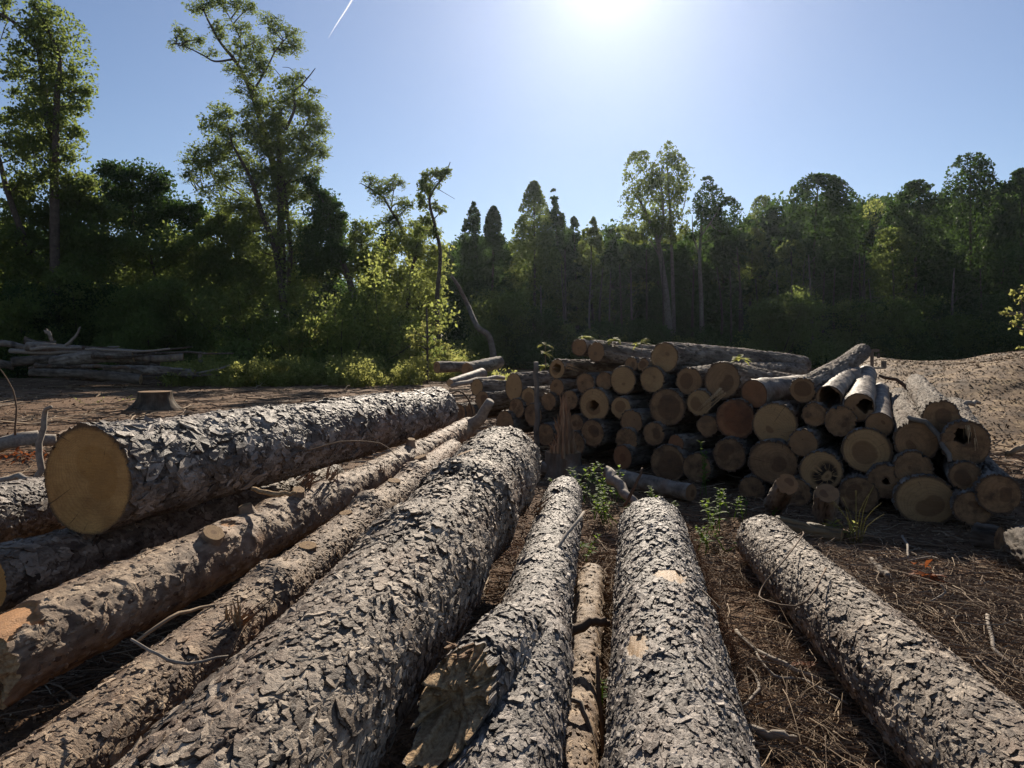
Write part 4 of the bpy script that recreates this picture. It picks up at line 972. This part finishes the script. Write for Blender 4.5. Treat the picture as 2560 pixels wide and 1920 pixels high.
ptree('tree', 'tallest ragged tree with feathery crown and several leaning stems', Z7, 40,
  [([(1232,1470),(1220,1200),(1214,1000),(1212,850),(1207,700),(1205,600),(1212,482)], .26, .10),
   ([(1225,1300),(1190,1080),(1130,920),(1090,790),(1040,690),(1000,620)], .20, .05),
   ([(1212,850),(1165,650),(1125,520),(1090,410),(1050,320),(1010,255),(950,180),(900,90),(870,20)], .20, .03),
   ([(1010,255),(930,265),(880,240),(820,210),(760,190)], .06, .02),([(1030,280),(1040,180),(1000,90),(960,20)],.05,.02),([(1090,400),(1150,300),(1190,220),(1240,160)],.07,.02),
   ([(1235,560),(1272,470),(1268,400),(1300,370),(1335,330),(1362,295)], .09, .02),([(1268,390),(1230,350),(1180,290)],.04,.015),([(1300,370),(1260,300),(1220,290)],.03,.01),
   ([(1240,1250),(1255,1100),(1240,900),(1225,780)], .14, .07),([(1200,700),(1250,620),(1310,560),(1340,500)],.08,.03),([(1130,900),(1020,830),(940,800),(850,820)],.07,.02)],
  [(850,25,36),(900,10,36),(960,20,40),(1040,15,40),(1080,30,30),(770,125,34),(790,170,34),(750,190,22),(850,165,28),(930,100,36),(915,225,26),(1040,115,40),(1100,180,45),(1160,85,40),(1200,130,34),(1250,150,34),(1275,205,42),(1230,215,30),(1080,250,48),(1020,205,40),(990,290,30),(1130,280,40),(1180,190,30),(960,150,26),
   (1060,330,42),(1085,400,46),(1040,400,26),(1120,460,48),(1060,480,34),(1110,540,46),(1160,520,40),(1245,350,38),(1300,325,24),(1295,440,60),(1350,480,46),(1360,400,26),(1340,560,62),(1385,540,34),(1230,440,42),(1220,540,48),(1320,640,66),(1385,650,36),(1240,640,66),(1145,610,44),(1190,580,40),
   (980,490,42),(940,550,46),(1010,570,46),(910,630,52),(850,680,44),(800,690,20),(1010,670,58),(880,720,46),(950,780,46),(830,760,34),(1080,720,48),(890,830,36),(1040,850,36),(1150,720,50),(1210,730,40),
   (1100,950,60),(1180,1000,56),(1000,900,50),(1250,1020,60),(1130,1080,66),(1230,1130,60),(1300,1050,60),(1160,1180,66),(1050,1000,60),(1200,1280,66),(1330,1200,60),(1390,1100,50),(1090,880,46),(1100,600,40),(1060,560,36),(1150,660,44),(1180,500,36),(1140,760,46),(1230,760,50),(1160,820,46),(1260,690,50),(1290,590,46),(1100,800,44),(1000,760,40),(980,620,40),(930,700,40),(1150,930,50),(1060,900,44),(1280,750,66),(1370,740,30),(1230,830,54),(1310,850,50),(1180,860,40),(1240,930,50),(1290,960,40)],
  LEAF_MID, cov=1.5, leaf=.145, spray=True, seed=22, flat=.8,
  hulls=[(785, 1110, 455, 880, 'oval', .38, .3), (1120, 1415, 330, 820, 'oval', .42, .25), (1020, 1250, 290, 960, 'oval', .35, .25), (1080, 1420, 800, 1300, 'oval', .7, .1)])
ptree('tree', 'leaning dark tree wrapped thickly in vines right of the tallest ragged tree', Z7, 39.3,
  [([(1560,1500),(1520,1250),(1450,1060),(1400,880),(1330,770)], .22, .07)],
  [(1340,790,40),(1380,830,45),(1410,870,50),(1440,900,40),(1400,930,55),(1440,960,50),(1380,990,60),(1450,1020,50),(1360,1060,70),(1460,1080,55),(1480,930,25),(1420,1130,70),(1340,1150,60)],
  LEAF_DARK, cov=3.4, leaf=.15, seed=23)
ptree('tree', 'small thin feathery tree in the gap left of the crooked bare tree', Z7, 42,
  [([(1790,1470),(1770,1150),(1740,1000),(1690,910),(1650,850),(1590,810),(1555,790)], .12, .02),([(1690,910),(1700,830),(1720,780)],.04,.015)],
  [(1600,770,30),(1640,795,36),(1600,815,20),(1700,795,34),(1730,785,22),(1660,850,42),(1740,870,36),(1710,920,40),(1770,890,20),(1670,950,30),(1635,965,22),(1720,970,34)],
  LEAF_MID, cov=1.6, leaf=.15, spray=True, seed=24)
ptree('tree', 'crooked bare-stemmed tree with a tuft of vines at its top', Z7, 37,
  [([(1895,1490),(1888,1290),(1902,1100),(1880,980),(1855,870),(1880,810),(1920,760),(1945,700)], .13, .02),([(1855,870),(1840,800),(1860,740)],.05,.02),([(1880,810),(1915,830),(1965,860)],.02,.008)],
  [(1850,745,30),(1900,745,34),(1930,740,22),(1825,785,28),(1860,815,40),(1810,850,22),(1830,885,30),(1880,880,20),(1905,910,24),(1840,950,36),(1810,990,40),(1870,1010,30)],
  LEAF_MID, cov=2.2, leaf=.13, seed=25)
ptree('bushy_tree', 'sunny yellow-green bushy tree below the crooked bare-stemmed one', Z7, 41,
  [([(1760,1480),(1765,1250),(1800,1080),(1820,1000)], .14, .04),([(1740,1400),(1700,1200),(1680,1080)],.09,.03)],
  [(1790,1000,60),(1850,1000,50),(1720,1060,66),(1820,1090,78),(1890,1080,50),(1690,1150,70),(1780,1180,80),(1880,1180,66),(1700,1260,80),(1820,1290,80),(1900,1290,60),(1760,1380,80),(1660,1380,60),(1870,1400,60)],
  LEAF_LIT, cov=1.7, leaf=.17, seed=26)
ptree('bushy_tree', 'sunny green bushy tree right of the vine-wrapped leaning one', Z7, 43,
  [([(1600,1480),(1590,1200),(1560,1050)], .13, .04)],
  [(1480,980,36),(1560,1000,55),(1590,1060,55),(1530,1080,66),(1640,1130,60),(1560,1170,80),(1490,1180,50),(1630,1240,70),(1560,1290,80),(1640,1370,70),(1540,1400,70)],
  LEAF_MID, cov=2.2, leaf=.18, seed=27)
ptree('pine_tree', 'small dark pine peeking over the bushes in the gap', Z7, 52,
  [([(1672,1480),(1670,1100),(1672,985)], .16, .03)], [(1672,1000,22),(1660,1030,34),(1690,1035,32),(1670,1070,45),(1640,1060,24),(1710,1070,26),(1670,1120,55)], PINELEAF, cov=1.8, leaf=.22, seed=28, limbs=False)
ptree('bushy_tree', 'rounded very dark tree between the two tall left trees', Z7, 43,
  [([(600,1480),(590,1150),(570,900)], .22, .06),([(590,1150),(660,950),(690,850)],.1,.04)],
  [(470,735,44),(520,760,55),(600,780,70),(560,840,80),(680,790,66),(720,810,40),(690,870,75),(480,840,60),(430,790,40),(610,930,95),(740,900,60),(500,930,80),(780,920,60),(830,900,50),(860,950,55),(700,980,90),(800,1010,80)],
  LEAF_DARK, cov=2.6, leaf=.19, seed=29)
ptree('bushy_tree', 'dim leafy tree with a yellowish edge under the left-edge tall tree', Z7, 38,
  [([(330,1480),(320,1200),(330,900)], .16, .05)],
  [(330,820,60),(400,830,60),(280,860,60),(430,900,70),(340,930,80),(240,960,75),(420,1010,85),(300,1060,90),(480,1060,60),(390,1150,100),(260,1200,80)],
  LEAF_MID, cov=3.4, leaf=.17, seed=30)
ptree('bushy_tree', 'dark leafy tree filling the far left edge below the tall one', Z7, 37,
  [([(90,1480),(80,1200),(60,900)], .16, .05)],
  [(90,830,60),(30,870,70),(130,920,70),(60,980,80),(150,1040,80),(20,1080,80),(100,1150,90),(190,1190,70),(40,1240,90),(140,1300,80),(-40,1000,80)],
  LEAF_MID, cov=2.4, leaf=.17, seed=31)
ptree('bushy_tree', 'dark thicket tree below the rounded very dark one', Z7, 40,
  [([(700,1500),(690,1300),(650,1100)], .14, .04)],
  [(600,1080,90),(720,1080,90),(830,1080,80),(900,1000,50),(560,1200,90),(680,1220,100),(800,1200,90),(900,1130,75),(620,1340,90),(760,1340,90),(880,1280,80)],
  LEAF_MID, cov=2.4, leaf=.17, seed=32)
ptree('bushy_tree', 'green thicket tree around the foot of the tallest ragged tree', Z7, 41.5,
  [([(1050,1500),(1040,1250),(980,1050)], .15, .05),([(1060,1400),(990,1200),(930,1080)],.1,.04)],
  [(960,930,50),(920,980,50),(1010,980,60),(1080,940,46),(960,1070,70),(1060,1060,80),(1140,1100,60),(950,1170,70),(1050,1180,90),(1150,1210,70),(960,1280,80),(1080,1310,90),(1290,1080,50),(1310,1180,60),(1270,1280,70)],
  LEAF_MID, cov=3.4, leaf=.17, seed=33)
ptree('dead_tree', 'bare crooked pale trunk curving out of the woods edge', Z8, 36, [([(212,925),(190,830),(140,780),(105,700),(70,630),(42,590)], .17, .07)], [(220,900,18)], LEAF_MID, PALEBARK, cov=.6, seed=34)
ptree('sapling', 'slim sunlit sapling stem before the bushy yellow-green tree', Z7, 30, [([(1846,1600),(1846,1450),(1842,1330)], .055, .035)],
  [(1800,1440,26),(1830,1420,30),(1880,1430,26),(1830,1480,30),(1790,1490,24),(1890,1480,24),(1770,1455,16)], LEAF_YEL, cov=1.0, leaf=.12, seed=35)

# the woods at the centre and right: each front tree is a thing
def shape_clumps(x0, x1, yt, yb, shape, g, rs=.16, dens=1.0):
    out = []; w = (x1-x0)/2; xc = (x0+x1)/2; H = yb-yt; r = max(12, rs*2*w)
    n = int(dens*1.9*(2*w*H)/(r*r*3.1))
    for k in range(n):
        t = g.random()
        wid = {'cone': min(1, .16+1.1*t**.8), 'dome': math.sqrt(max(0, 1-(1-min(t*1.5, 1))**2)), 'oval': math.sqrt(max(0, 1-(2*t-1)**2))}[shape]
        x = xc+w*wid*(g.random()*2-1)*.95; out.append((x, yt+r*.5+t*H*.97, r*(.65+.6*g.random())))
    out.append((xc, yt+r*.45, r*.55))
    return out
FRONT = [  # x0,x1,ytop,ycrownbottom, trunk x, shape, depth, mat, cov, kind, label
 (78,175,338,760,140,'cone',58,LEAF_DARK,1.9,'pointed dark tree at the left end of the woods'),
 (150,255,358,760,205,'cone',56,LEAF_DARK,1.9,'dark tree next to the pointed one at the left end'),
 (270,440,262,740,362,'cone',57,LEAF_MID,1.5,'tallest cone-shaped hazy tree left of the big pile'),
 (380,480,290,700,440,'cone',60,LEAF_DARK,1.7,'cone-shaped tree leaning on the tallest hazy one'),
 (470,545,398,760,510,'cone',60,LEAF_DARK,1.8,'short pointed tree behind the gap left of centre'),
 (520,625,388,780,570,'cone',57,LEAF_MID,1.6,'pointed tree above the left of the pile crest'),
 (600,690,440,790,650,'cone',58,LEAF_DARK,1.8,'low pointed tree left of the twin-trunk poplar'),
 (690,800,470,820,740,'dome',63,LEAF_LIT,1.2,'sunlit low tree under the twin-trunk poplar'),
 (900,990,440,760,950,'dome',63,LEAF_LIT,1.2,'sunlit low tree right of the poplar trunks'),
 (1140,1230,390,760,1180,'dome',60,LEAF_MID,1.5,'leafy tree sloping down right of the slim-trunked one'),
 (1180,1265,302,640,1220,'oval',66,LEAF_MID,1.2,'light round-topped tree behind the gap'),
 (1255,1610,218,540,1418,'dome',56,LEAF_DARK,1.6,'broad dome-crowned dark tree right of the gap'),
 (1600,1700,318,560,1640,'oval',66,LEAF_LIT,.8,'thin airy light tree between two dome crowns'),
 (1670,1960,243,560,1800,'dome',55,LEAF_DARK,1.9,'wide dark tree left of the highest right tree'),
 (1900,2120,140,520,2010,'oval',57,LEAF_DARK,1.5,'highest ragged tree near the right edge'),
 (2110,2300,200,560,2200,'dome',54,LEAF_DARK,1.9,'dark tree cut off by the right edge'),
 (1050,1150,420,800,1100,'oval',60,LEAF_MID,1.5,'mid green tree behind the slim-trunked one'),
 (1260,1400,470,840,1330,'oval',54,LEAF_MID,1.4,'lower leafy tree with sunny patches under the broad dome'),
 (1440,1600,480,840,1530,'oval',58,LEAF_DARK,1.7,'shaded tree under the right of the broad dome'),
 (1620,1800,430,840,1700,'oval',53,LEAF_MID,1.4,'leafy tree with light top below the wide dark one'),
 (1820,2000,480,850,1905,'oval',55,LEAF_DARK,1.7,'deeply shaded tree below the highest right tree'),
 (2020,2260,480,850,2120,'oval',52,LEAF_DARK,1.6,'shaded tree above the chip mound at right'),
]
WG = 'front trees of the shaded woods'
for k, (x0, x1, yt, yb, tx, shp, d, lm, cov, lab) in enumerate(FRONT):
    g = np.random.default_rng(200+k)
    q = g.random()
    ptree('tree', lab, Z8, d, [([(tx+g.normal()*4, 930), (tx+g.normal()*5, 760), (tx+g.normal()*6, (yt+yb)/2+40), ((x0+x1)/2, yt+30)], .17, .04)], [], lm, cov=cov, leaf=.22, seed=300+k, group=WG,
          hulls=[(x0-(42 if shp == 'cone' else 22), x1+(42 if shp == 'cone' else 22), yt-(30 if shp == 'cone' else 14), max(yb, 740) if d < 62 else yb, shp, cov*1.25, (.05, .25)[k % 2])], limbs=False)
ptree('poplar_tree', 'tall twin-trunk poplar rising highest above the pile', Z8, 53,
  [([(880,930),(858,680),(842,560),(828,470),(800,400),(770,330),(740,280)], .27, .05), ([(888,930),(884,700),(880,560),(874,400),(865,250),(858,150)], .17, .04),([(828,470),(846,380),(840,280),(830,180)],.12,.03),([(842,540),(790,450),(720,420)],.06,.02),([(876,420),(920,340),(935,250)],.06,.02)],
  [(690,420,22),(720,440,24),(750,450,24),(880,450,24),(930,420,26)],
  LEAF_MID, PALEBARK, cov=1.5, leaf=.20, seed=41, hulls=[(775, 975, 82, 460, 'oval', 1.25, .12), (672, 850, 120, 470, 'oval', 1.1, .15), (690, 950, 200, 440, 'oval', .7, .1)])
ptree('poplar_tree', 'slim straight-trunked tree with a dark dome beside the twin-trunk poplar', Z8, 52,
  [([(996,930),(990,700),(984,540),(988,430),(1000,320)], .19, .05),([(985,520),(960,440),(955,360)],.08,.02),([(988,440),(1030,380),(1060,330)],.07,.02)],
  [(970,440,24),(1040,440,26),(1090,430,28)],
  LEAF_DARK, PALEBARK, cov=1.8, leaf=.20, seed=42, hulls=[(945, 1085, 214, 400, 'dome', 1.6, .05), (1040, 1150, 290, 430, 'dome', 1.5, .05), (950, 1120, 300, 450, 'oval', .8, .15)])
ptree('sapling', 'yellow-green leafy sapling at the right edge above the chip mound', Z8, 24, [([(2230,930),(2215,780),(2195,650)], .04, .015)],
  [(2165,655,14),(2190,680,18),(2150,730,20),(2190,740,22),(2205,640,16),(2170,770,18),(2205,790,22),(2195,860,12),(2130,735,8)], LEAF_YEL, cov=.8, leaf=.13, seed=43)
# thin bare trunks standing in the shade in front of the woods
g = np.random.default_rng(8)
for k in range(34):
    x = [395, 575, 640, 745, 1265, 1410, 1625, 1950, 1790, 1330, 470, 690, 2060, 1500][k] if k < 14 else 300+1850*g.random()
    d = 50+4*g.random(); top = 480+150*g.random()
    a = Acc(); base = P(*Z8(x, 930), d); base[2] = -.05
    tp = P(*Z8(x+g.normal()*10, top), d); mid = (base+tp)/2+np.array([g.normal()*.15, 0, 0])
    a.tube(spline([base, mid, tp], 9), [.07+.08*g.random(), .03], 7)
    for q in range(6):
        t = .45+.5*g.random(); s = base+(tp-base)*t; limb(a, s, s+np.array([g.normal()*.9, g.normal()*.6, .5+.4*g.random()]), .02, g, 4)
    e = empty('slender_tree', (base[0], base[1], 0), 'slender pale bare trunk in the shade of the woods edge', 'tree', 'slender trunks along the woods edge')
    a.build('trunk', PALEBARK if k < 8 else TREEBARK, e, off=(base[0], base[1], 0))

# far woods behind as one mass
g = np.random.default_rng(9); lf = Acc(); tk = Acc()
for k in range(330):
    y = 58+62*g.random(); x = (g.random()*2-1)*(y*.82+6)
    px = HX+x/y*F
    if 560 < px < 1130 and g.random() < .6: continue
    lim = np.interp(px, [-400, 300, 520, 900, 1150, 1400, 1700, 2000, 2300, 2560, 3000], [540, 580, 630, 690, 585, 575, 575, 500, 470, 450, 440])
    H = max(3.5, CAMH+(HY-lim)/F*y)*(.82+.18*g.random())
    w_ = 1.6+1.2*g.random()
    m = 18; t = g.random(m)
    C = np.stack([x+g.normal(size=m)*w_*.6, y+g.normal(size=m)*w_*.6, .8+(H-1.2)*t], -1)
    leafcloud(lf, C, np.full(m, .9)+.6*g.random(m), 2.0, .36, g)
    tk.tube([(x, y, -.1), (x+.2*g.normal(), y, H*.5), (x, y, H*.92)], [.16, .12, .04], 6)
wb = lf.build('far_woods', LEAF_DARK, smooth=False); tag(wb, 'dense dark woods behind the front trees', 'woods', kind='stuff')
wt = tk.build('far_trunks', TREEBARK, wb)
# undergrowth along the edge
lf = Acc()
for k in range(420):
    t = g.random(); px = -60+2700*t; d = np.interp(px, [0, 500, 1150, 1250, 2560], [33.5, 34.5, 35, 48, 48])+3.5*g.random()
    if 1150 < px < 1250: continue
    hh = .22+.75*g.random()**2.5
    c = P(px, HY, d); c[2] = hh*.55
    leafcloud(lf, [c], [hh], 1.1, .12, g, sub=7)
ug = lf.build('undergrowth', LEAF_MID, smooth=False); tag(ug, 'low green weeds and brush along the foot of the trees', 'undergrowth', kind='stuff')
lf = Acc()
for k in range(330):
    px = 430+780*g.random(); d = 27+6*g.random(); hh = .18+.6*g.random()**2
    if 1050 < px and d < 31.5: continue
    c = P(px, HY, d); c[2] = hh*.6; leafcloud(lf, [c], [hh], .9, .10, g, sub=6)
for k in range(40):
    px = 1210+170*g.random(); d = 19+5*g.random(); hh = .15+.3*g.random(); c = P(px, HY, d); c[2] = hh*.6; leafcloud(lf, [c], [hh], .9, .09, g, sub=6)
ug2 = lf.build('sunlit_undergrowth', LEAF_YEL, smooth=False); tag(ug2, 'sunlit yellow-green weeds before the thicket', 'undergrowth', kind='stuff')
# individual shrubs along the sunny edge
for k, (x, y, h, d, lab) in enumerate(((760,840,1.9,33,'tall sunlit yellow shrub below the tallest ragged tree'),(700,900,1.0,32,'low yellow-green shrub left of the tall sunlit one'),
   (1010,850,1.5,33,'bright shrub under the crooked bare-stemmed tree'),(1110,865,1.5,34,'pale green shrub at the right end of the sunny edge'),(540,905,1.0,31,'small green shrub between the leaning post and far stump'),(290,850,1.7,32,'twiggy brownish-green shrub behind the small far pile'))):
    g = np.random.default_rng(400+k); b = P(x, HY, d); b[2] = 0
    e = empty('shrub', b, lab, 'shrub'); a = Acc(); C = []
    for q in range(9):
        tp = b+np.array([g.normal()*.45*h*.6, g.normal()*.4, h*(.5+.6*g.random())]); limb(a, b+np.array([g.normal()*.1, 0, -.03]), tp, .025, g, 6); C += [tp, b+(tp-b)*.65]
    a.build('stem', TWIG, e, off=b); lf = Acc(); leafcloud(lf, C, [.3*h*.7]*len(C), .7, .11, g, sub=6); lf.build('leaves', LEAF_YEL if k != 5 else LEAF_MID, e, smooth=False, off=b)

g = np.random.default_rng(71)
for k in range(44):
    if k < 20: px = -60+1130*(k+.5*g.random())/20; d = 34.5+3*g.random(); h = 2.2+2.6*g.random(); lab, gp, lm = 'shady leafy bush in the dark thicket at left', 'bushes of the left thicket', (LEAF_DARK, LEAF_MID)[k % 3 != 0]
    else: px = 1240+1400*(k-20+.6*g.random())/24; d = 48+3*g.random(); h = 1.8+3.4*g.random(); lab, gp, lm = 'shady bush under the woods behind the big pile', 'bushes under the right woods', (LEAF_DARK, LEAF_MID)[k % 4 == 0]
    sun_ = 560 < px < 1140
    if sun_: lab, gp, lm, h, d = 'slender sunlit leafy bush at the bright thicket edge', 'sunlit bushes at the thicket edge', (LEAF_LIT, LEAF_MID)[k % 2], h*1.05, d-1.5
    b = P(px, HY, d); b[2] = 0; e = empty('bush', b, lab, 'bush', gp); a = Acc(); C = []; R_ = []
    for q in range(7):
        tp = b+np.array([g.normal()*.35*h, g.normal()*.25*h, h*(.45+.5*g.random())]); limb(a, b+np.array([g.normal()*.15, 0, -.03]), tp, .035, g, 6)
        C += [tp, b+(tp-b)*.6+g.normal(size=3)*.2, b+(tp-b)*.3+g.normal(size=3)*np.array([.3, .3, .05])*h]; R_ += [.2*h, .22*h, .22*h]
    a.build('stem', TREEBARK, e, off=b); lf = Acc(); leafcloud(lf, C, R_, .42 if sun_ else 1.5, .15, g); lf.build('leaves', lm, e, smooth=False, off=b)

# weeds among the logs
def leafy(acc, b, d, ln, wd, g):
    """one pointed folded leaf of six corners"""
    d = unit(d); s = unit(np.cross(d, [0, 0, 1.])+1e-6); up = np.cross(s, d)
    q = [b, b+d*ln*.3+s*wd+up*wd*.3, b+d*ln*.65+s*wd*.75+up*wd*.1, b+d*ln-up*ln*.15, b+d*ln*.65-s*wd*.75+up*wd*.1, b+d*ln*.3-s*wd+up*wd*.3, b+d*ln*.32, b+d*ln*.66]
    acc.add(np.array(q), np.array([[0, 1, 2, 6], [6, 2, 3, 7], [7, 3, 4, 6], [6, 4, 5, 0]])[[0, 1, 2, 3]], g.random())
def weed(label, px, py, h, n, seed, ln=.06, spread=.12, mat=WEED, d=None):
    g = np.random.default_rng(seed); b = G(px, py, 0) if d is None else P(px, py, d)*np.array([1, 1, 0])
    b[2] = 0; e = empty('weed', b, label, 'plant', 'green weeds between the logs and the pile'); a = Acc(); lf = Acc()
    n = max(1, int(n*.5)); h *= .78
    for k in range(n):
        s0 = b+np.array([g.normal()*spread*.7, g.normal()*spread*.7, -.01]); hh = h*(.5+.6*g.random())
        tp = s0+np.array([g.normal()*spread*.6, g.normal()*spread*.6, hh]); pts = spline([s0, (s0+tp)/2+g.normal(size=3)*.02, tp], 8); a.tube(pts, [.0035, .0015], 4)
        th = g.random()*6.28
        for q in range(3, 8):
            for s in (0, math.pi):
                an = th+s+q*1.4; l = ln*(.6+.6*g.random())*(1.15-.07*q)
                leafy(lf, pts[q], np.array([math.cos(an), math.sin(an), .35+.3*g.normal()]), l, l*.26, g)
    a.build('stem', WEED, e, off=b); lf.build('leaves', mat, e, smooth=False, off=b)
weed('largest leafy weed clump beside the splintered stump', 1500, 1248, .42, 30, 1, .075, .20)
weed('weed clump spilling down right of the splintered stump', 1522, 1310, .36, 20, 2, .07, .14)
weed('low weed in the gap right of the grey forked log', 1490, 1385, .14, 9, 3, .06, .12)
weed('tall weed behind the far end of the slanting right log', 1790, 1330, .42, 12, 4, .07, .10)
weed('bushy weed left of the slanting right log', 1778, 1372, .26, 14, 5, .06, .13)
weed('weed row peeking over the slanting right log end', 1850, 1300, .24, 12, 6, .06, .14)
weed('small weed behind the rough dark log end', 1640, 1265, .2, 7, 7, .06, .08)
weed('weed sprig at the right shoulder of the rough dark log', 1700, 1285, .26, 3, 8, .065, .05)
weed('tall thin weed rising before the dark log ends', 1770, 1240, .62, 8, 9, .07, .06)
weed('tiny weed shoot at the bottom beside the thinnest log', 1522, 1790, .2, 3, 10, .05, .04)
weed('weed with a pale broad leaf beside the bark slab', 2100, 1352, .18, 6, 11, .11, .07, LEAF_YEL)
weed('yellow seedling cluster left of the wide grey stump', 265, 1010, .35, 10, 12, .10, .5, LEAF_YEL)
a = Acc(); g = np.random.default_rng(3); b = G(2140, 1362, 0)
for k in range(13):
    an = g.random()*6.28; h = .15+.28*g.random(); s = np.array([math.cos(an), math.sin(an), 0]); p0 = b+s*.05*g.random()
    p = spline([p0, p0+s*.04+np.array([0, 0, h*.6]), p0+s*(.08+.1*g.random())+np.array([0, 0, h])], 5); a.tube(p, [.004, .001], 3, g.random())
o = a.build('grass_tuft', DRYGRASS, off=b, loc=[float(c) for c in b]); tag(o, 'sparse yellowish grass tuft in front of the bark slab', 'grass')
# sprigs of living leaves on the pile
for k, (x, y, dz, lab) in enumerate(((1363, 925, .5, 'lone leafy yellow sapling rising behind the upright stick'), (1470, 868, .14, 'leafy sprig on the topmost log pair'), (1545, 868, .10, 'small yellow sprig on the grey crest log'), (1615, 880, .12, 'leafy sprig left of the thickest crest log'), (1875, 925, .12, 'little sprig behind the sloping cracked log'))):
    g = np.random.default_rng(500+k); p, d = pile_pt(x, y); p = p+np.array([0, .35, -.0])
    b = p if k else np.array([p[0], p[1]+.5, 0.]); tip = p+np.array([0, 0, dz]) if k else P(x, 862, b[1])
    e = empty('leafy_sprig', b, lab, 'plant'); a = Acc(); pts = spline([b, (b+tip)/2+np.array([.02, 0, 0]), tip], 9); a.tube(pts, [.012 if not k else .005, .003], 5); lf = Acc()
    for q in range(5 if not k else 7, 9):
        for r_ in range(6): an = g.random()*6.28; leafy(lf, pts[q], np.array([math.cos(an), math.sin(an), g.normal()*.3]), .11+.05*g.random(), .035, g)
    a.build('stem', TWIG, e, off=b); lf.build('leaves', LEAF_YEL, e, smooth=False, off=b)
# dead orange leaves
def dead(label, px, py, n, sp, seed, z=.03):
    g = np.random.default_rng(seed); b = G(px, py, z); lf = Acc()
    for k in range(n):
        an = g.random()*6.28; leafy(lf, b+np.array([g.normal()*sp, g.normal()*sp, abs(g.normal())*.03]), np.array([math.cos(an), math.sin(an), g.normal()*.5]), .07+.04*g.random(), .022, g)
    o = lf.build('dead_leaves', LEAF_DEAD, smooth=False, off=b, loc=[float(c) for c in b]); tag(o, label, 'leaves')
dead('curled orange dead leaves on the soil right of the slanting log', 2310, 1440, 12, .07, 1)
dead('brown dead oak leaves left of the orange cut end', 75, 1140, 60, .22, 2)
dead('few rusty dead leaves between two right logs', 1930, 1655, 6, .1, 3)

# added scattering volume imitating lens flare over the central woods
m, nt, out = newmat('flare_veil'); n = N(nt)
pv = n.n('VolumePrincipled', ins={'Density': .00013, 'Color': (.74, .86, 1, 1), 'Anisotropy': .8}); nt.links.new(pv.outputs[0], out.inputs['Volume'])
hz = mk('veil', *boxv((-260, -6, -1.2), (260, 190, 32)), m, smooth=False) if 0 else None
V_, F_ = boxv((-260, -6, -1.2), (260, 190, 32)); hz = mk('veil', V_, [F_], m, smooth=False); tag(hz, 'thin added haze in the air of the clearing', 'veil', kind='stuff')

# contrail high in the sky
m, nt, out = newmat('contrail_vapour'); n = N(nt)
df = n.n('BsdfTranslucent', ins={'Color': (.95, .95, .97, 1)}); tr = n.n('BsdfTransparent')
mx_ = n.n('MixShader', ins={0: .2, 1: tr.outputs[0], 2: df.outputs[0]}); nt.links.new(mx_.outputs[0], out.inputs[0])
a = Acc(); a.tube([P(895, -25, 6000), P(868, 20, 6100), P(840, 63, 6200), P(821, 95, 6300)], [9, 7, 4, 1], 8)
o = a.build('contrail', m); tag(o, 'thin white contrail slanting in the sky left of the sun', 'contrail', kind='stuff')
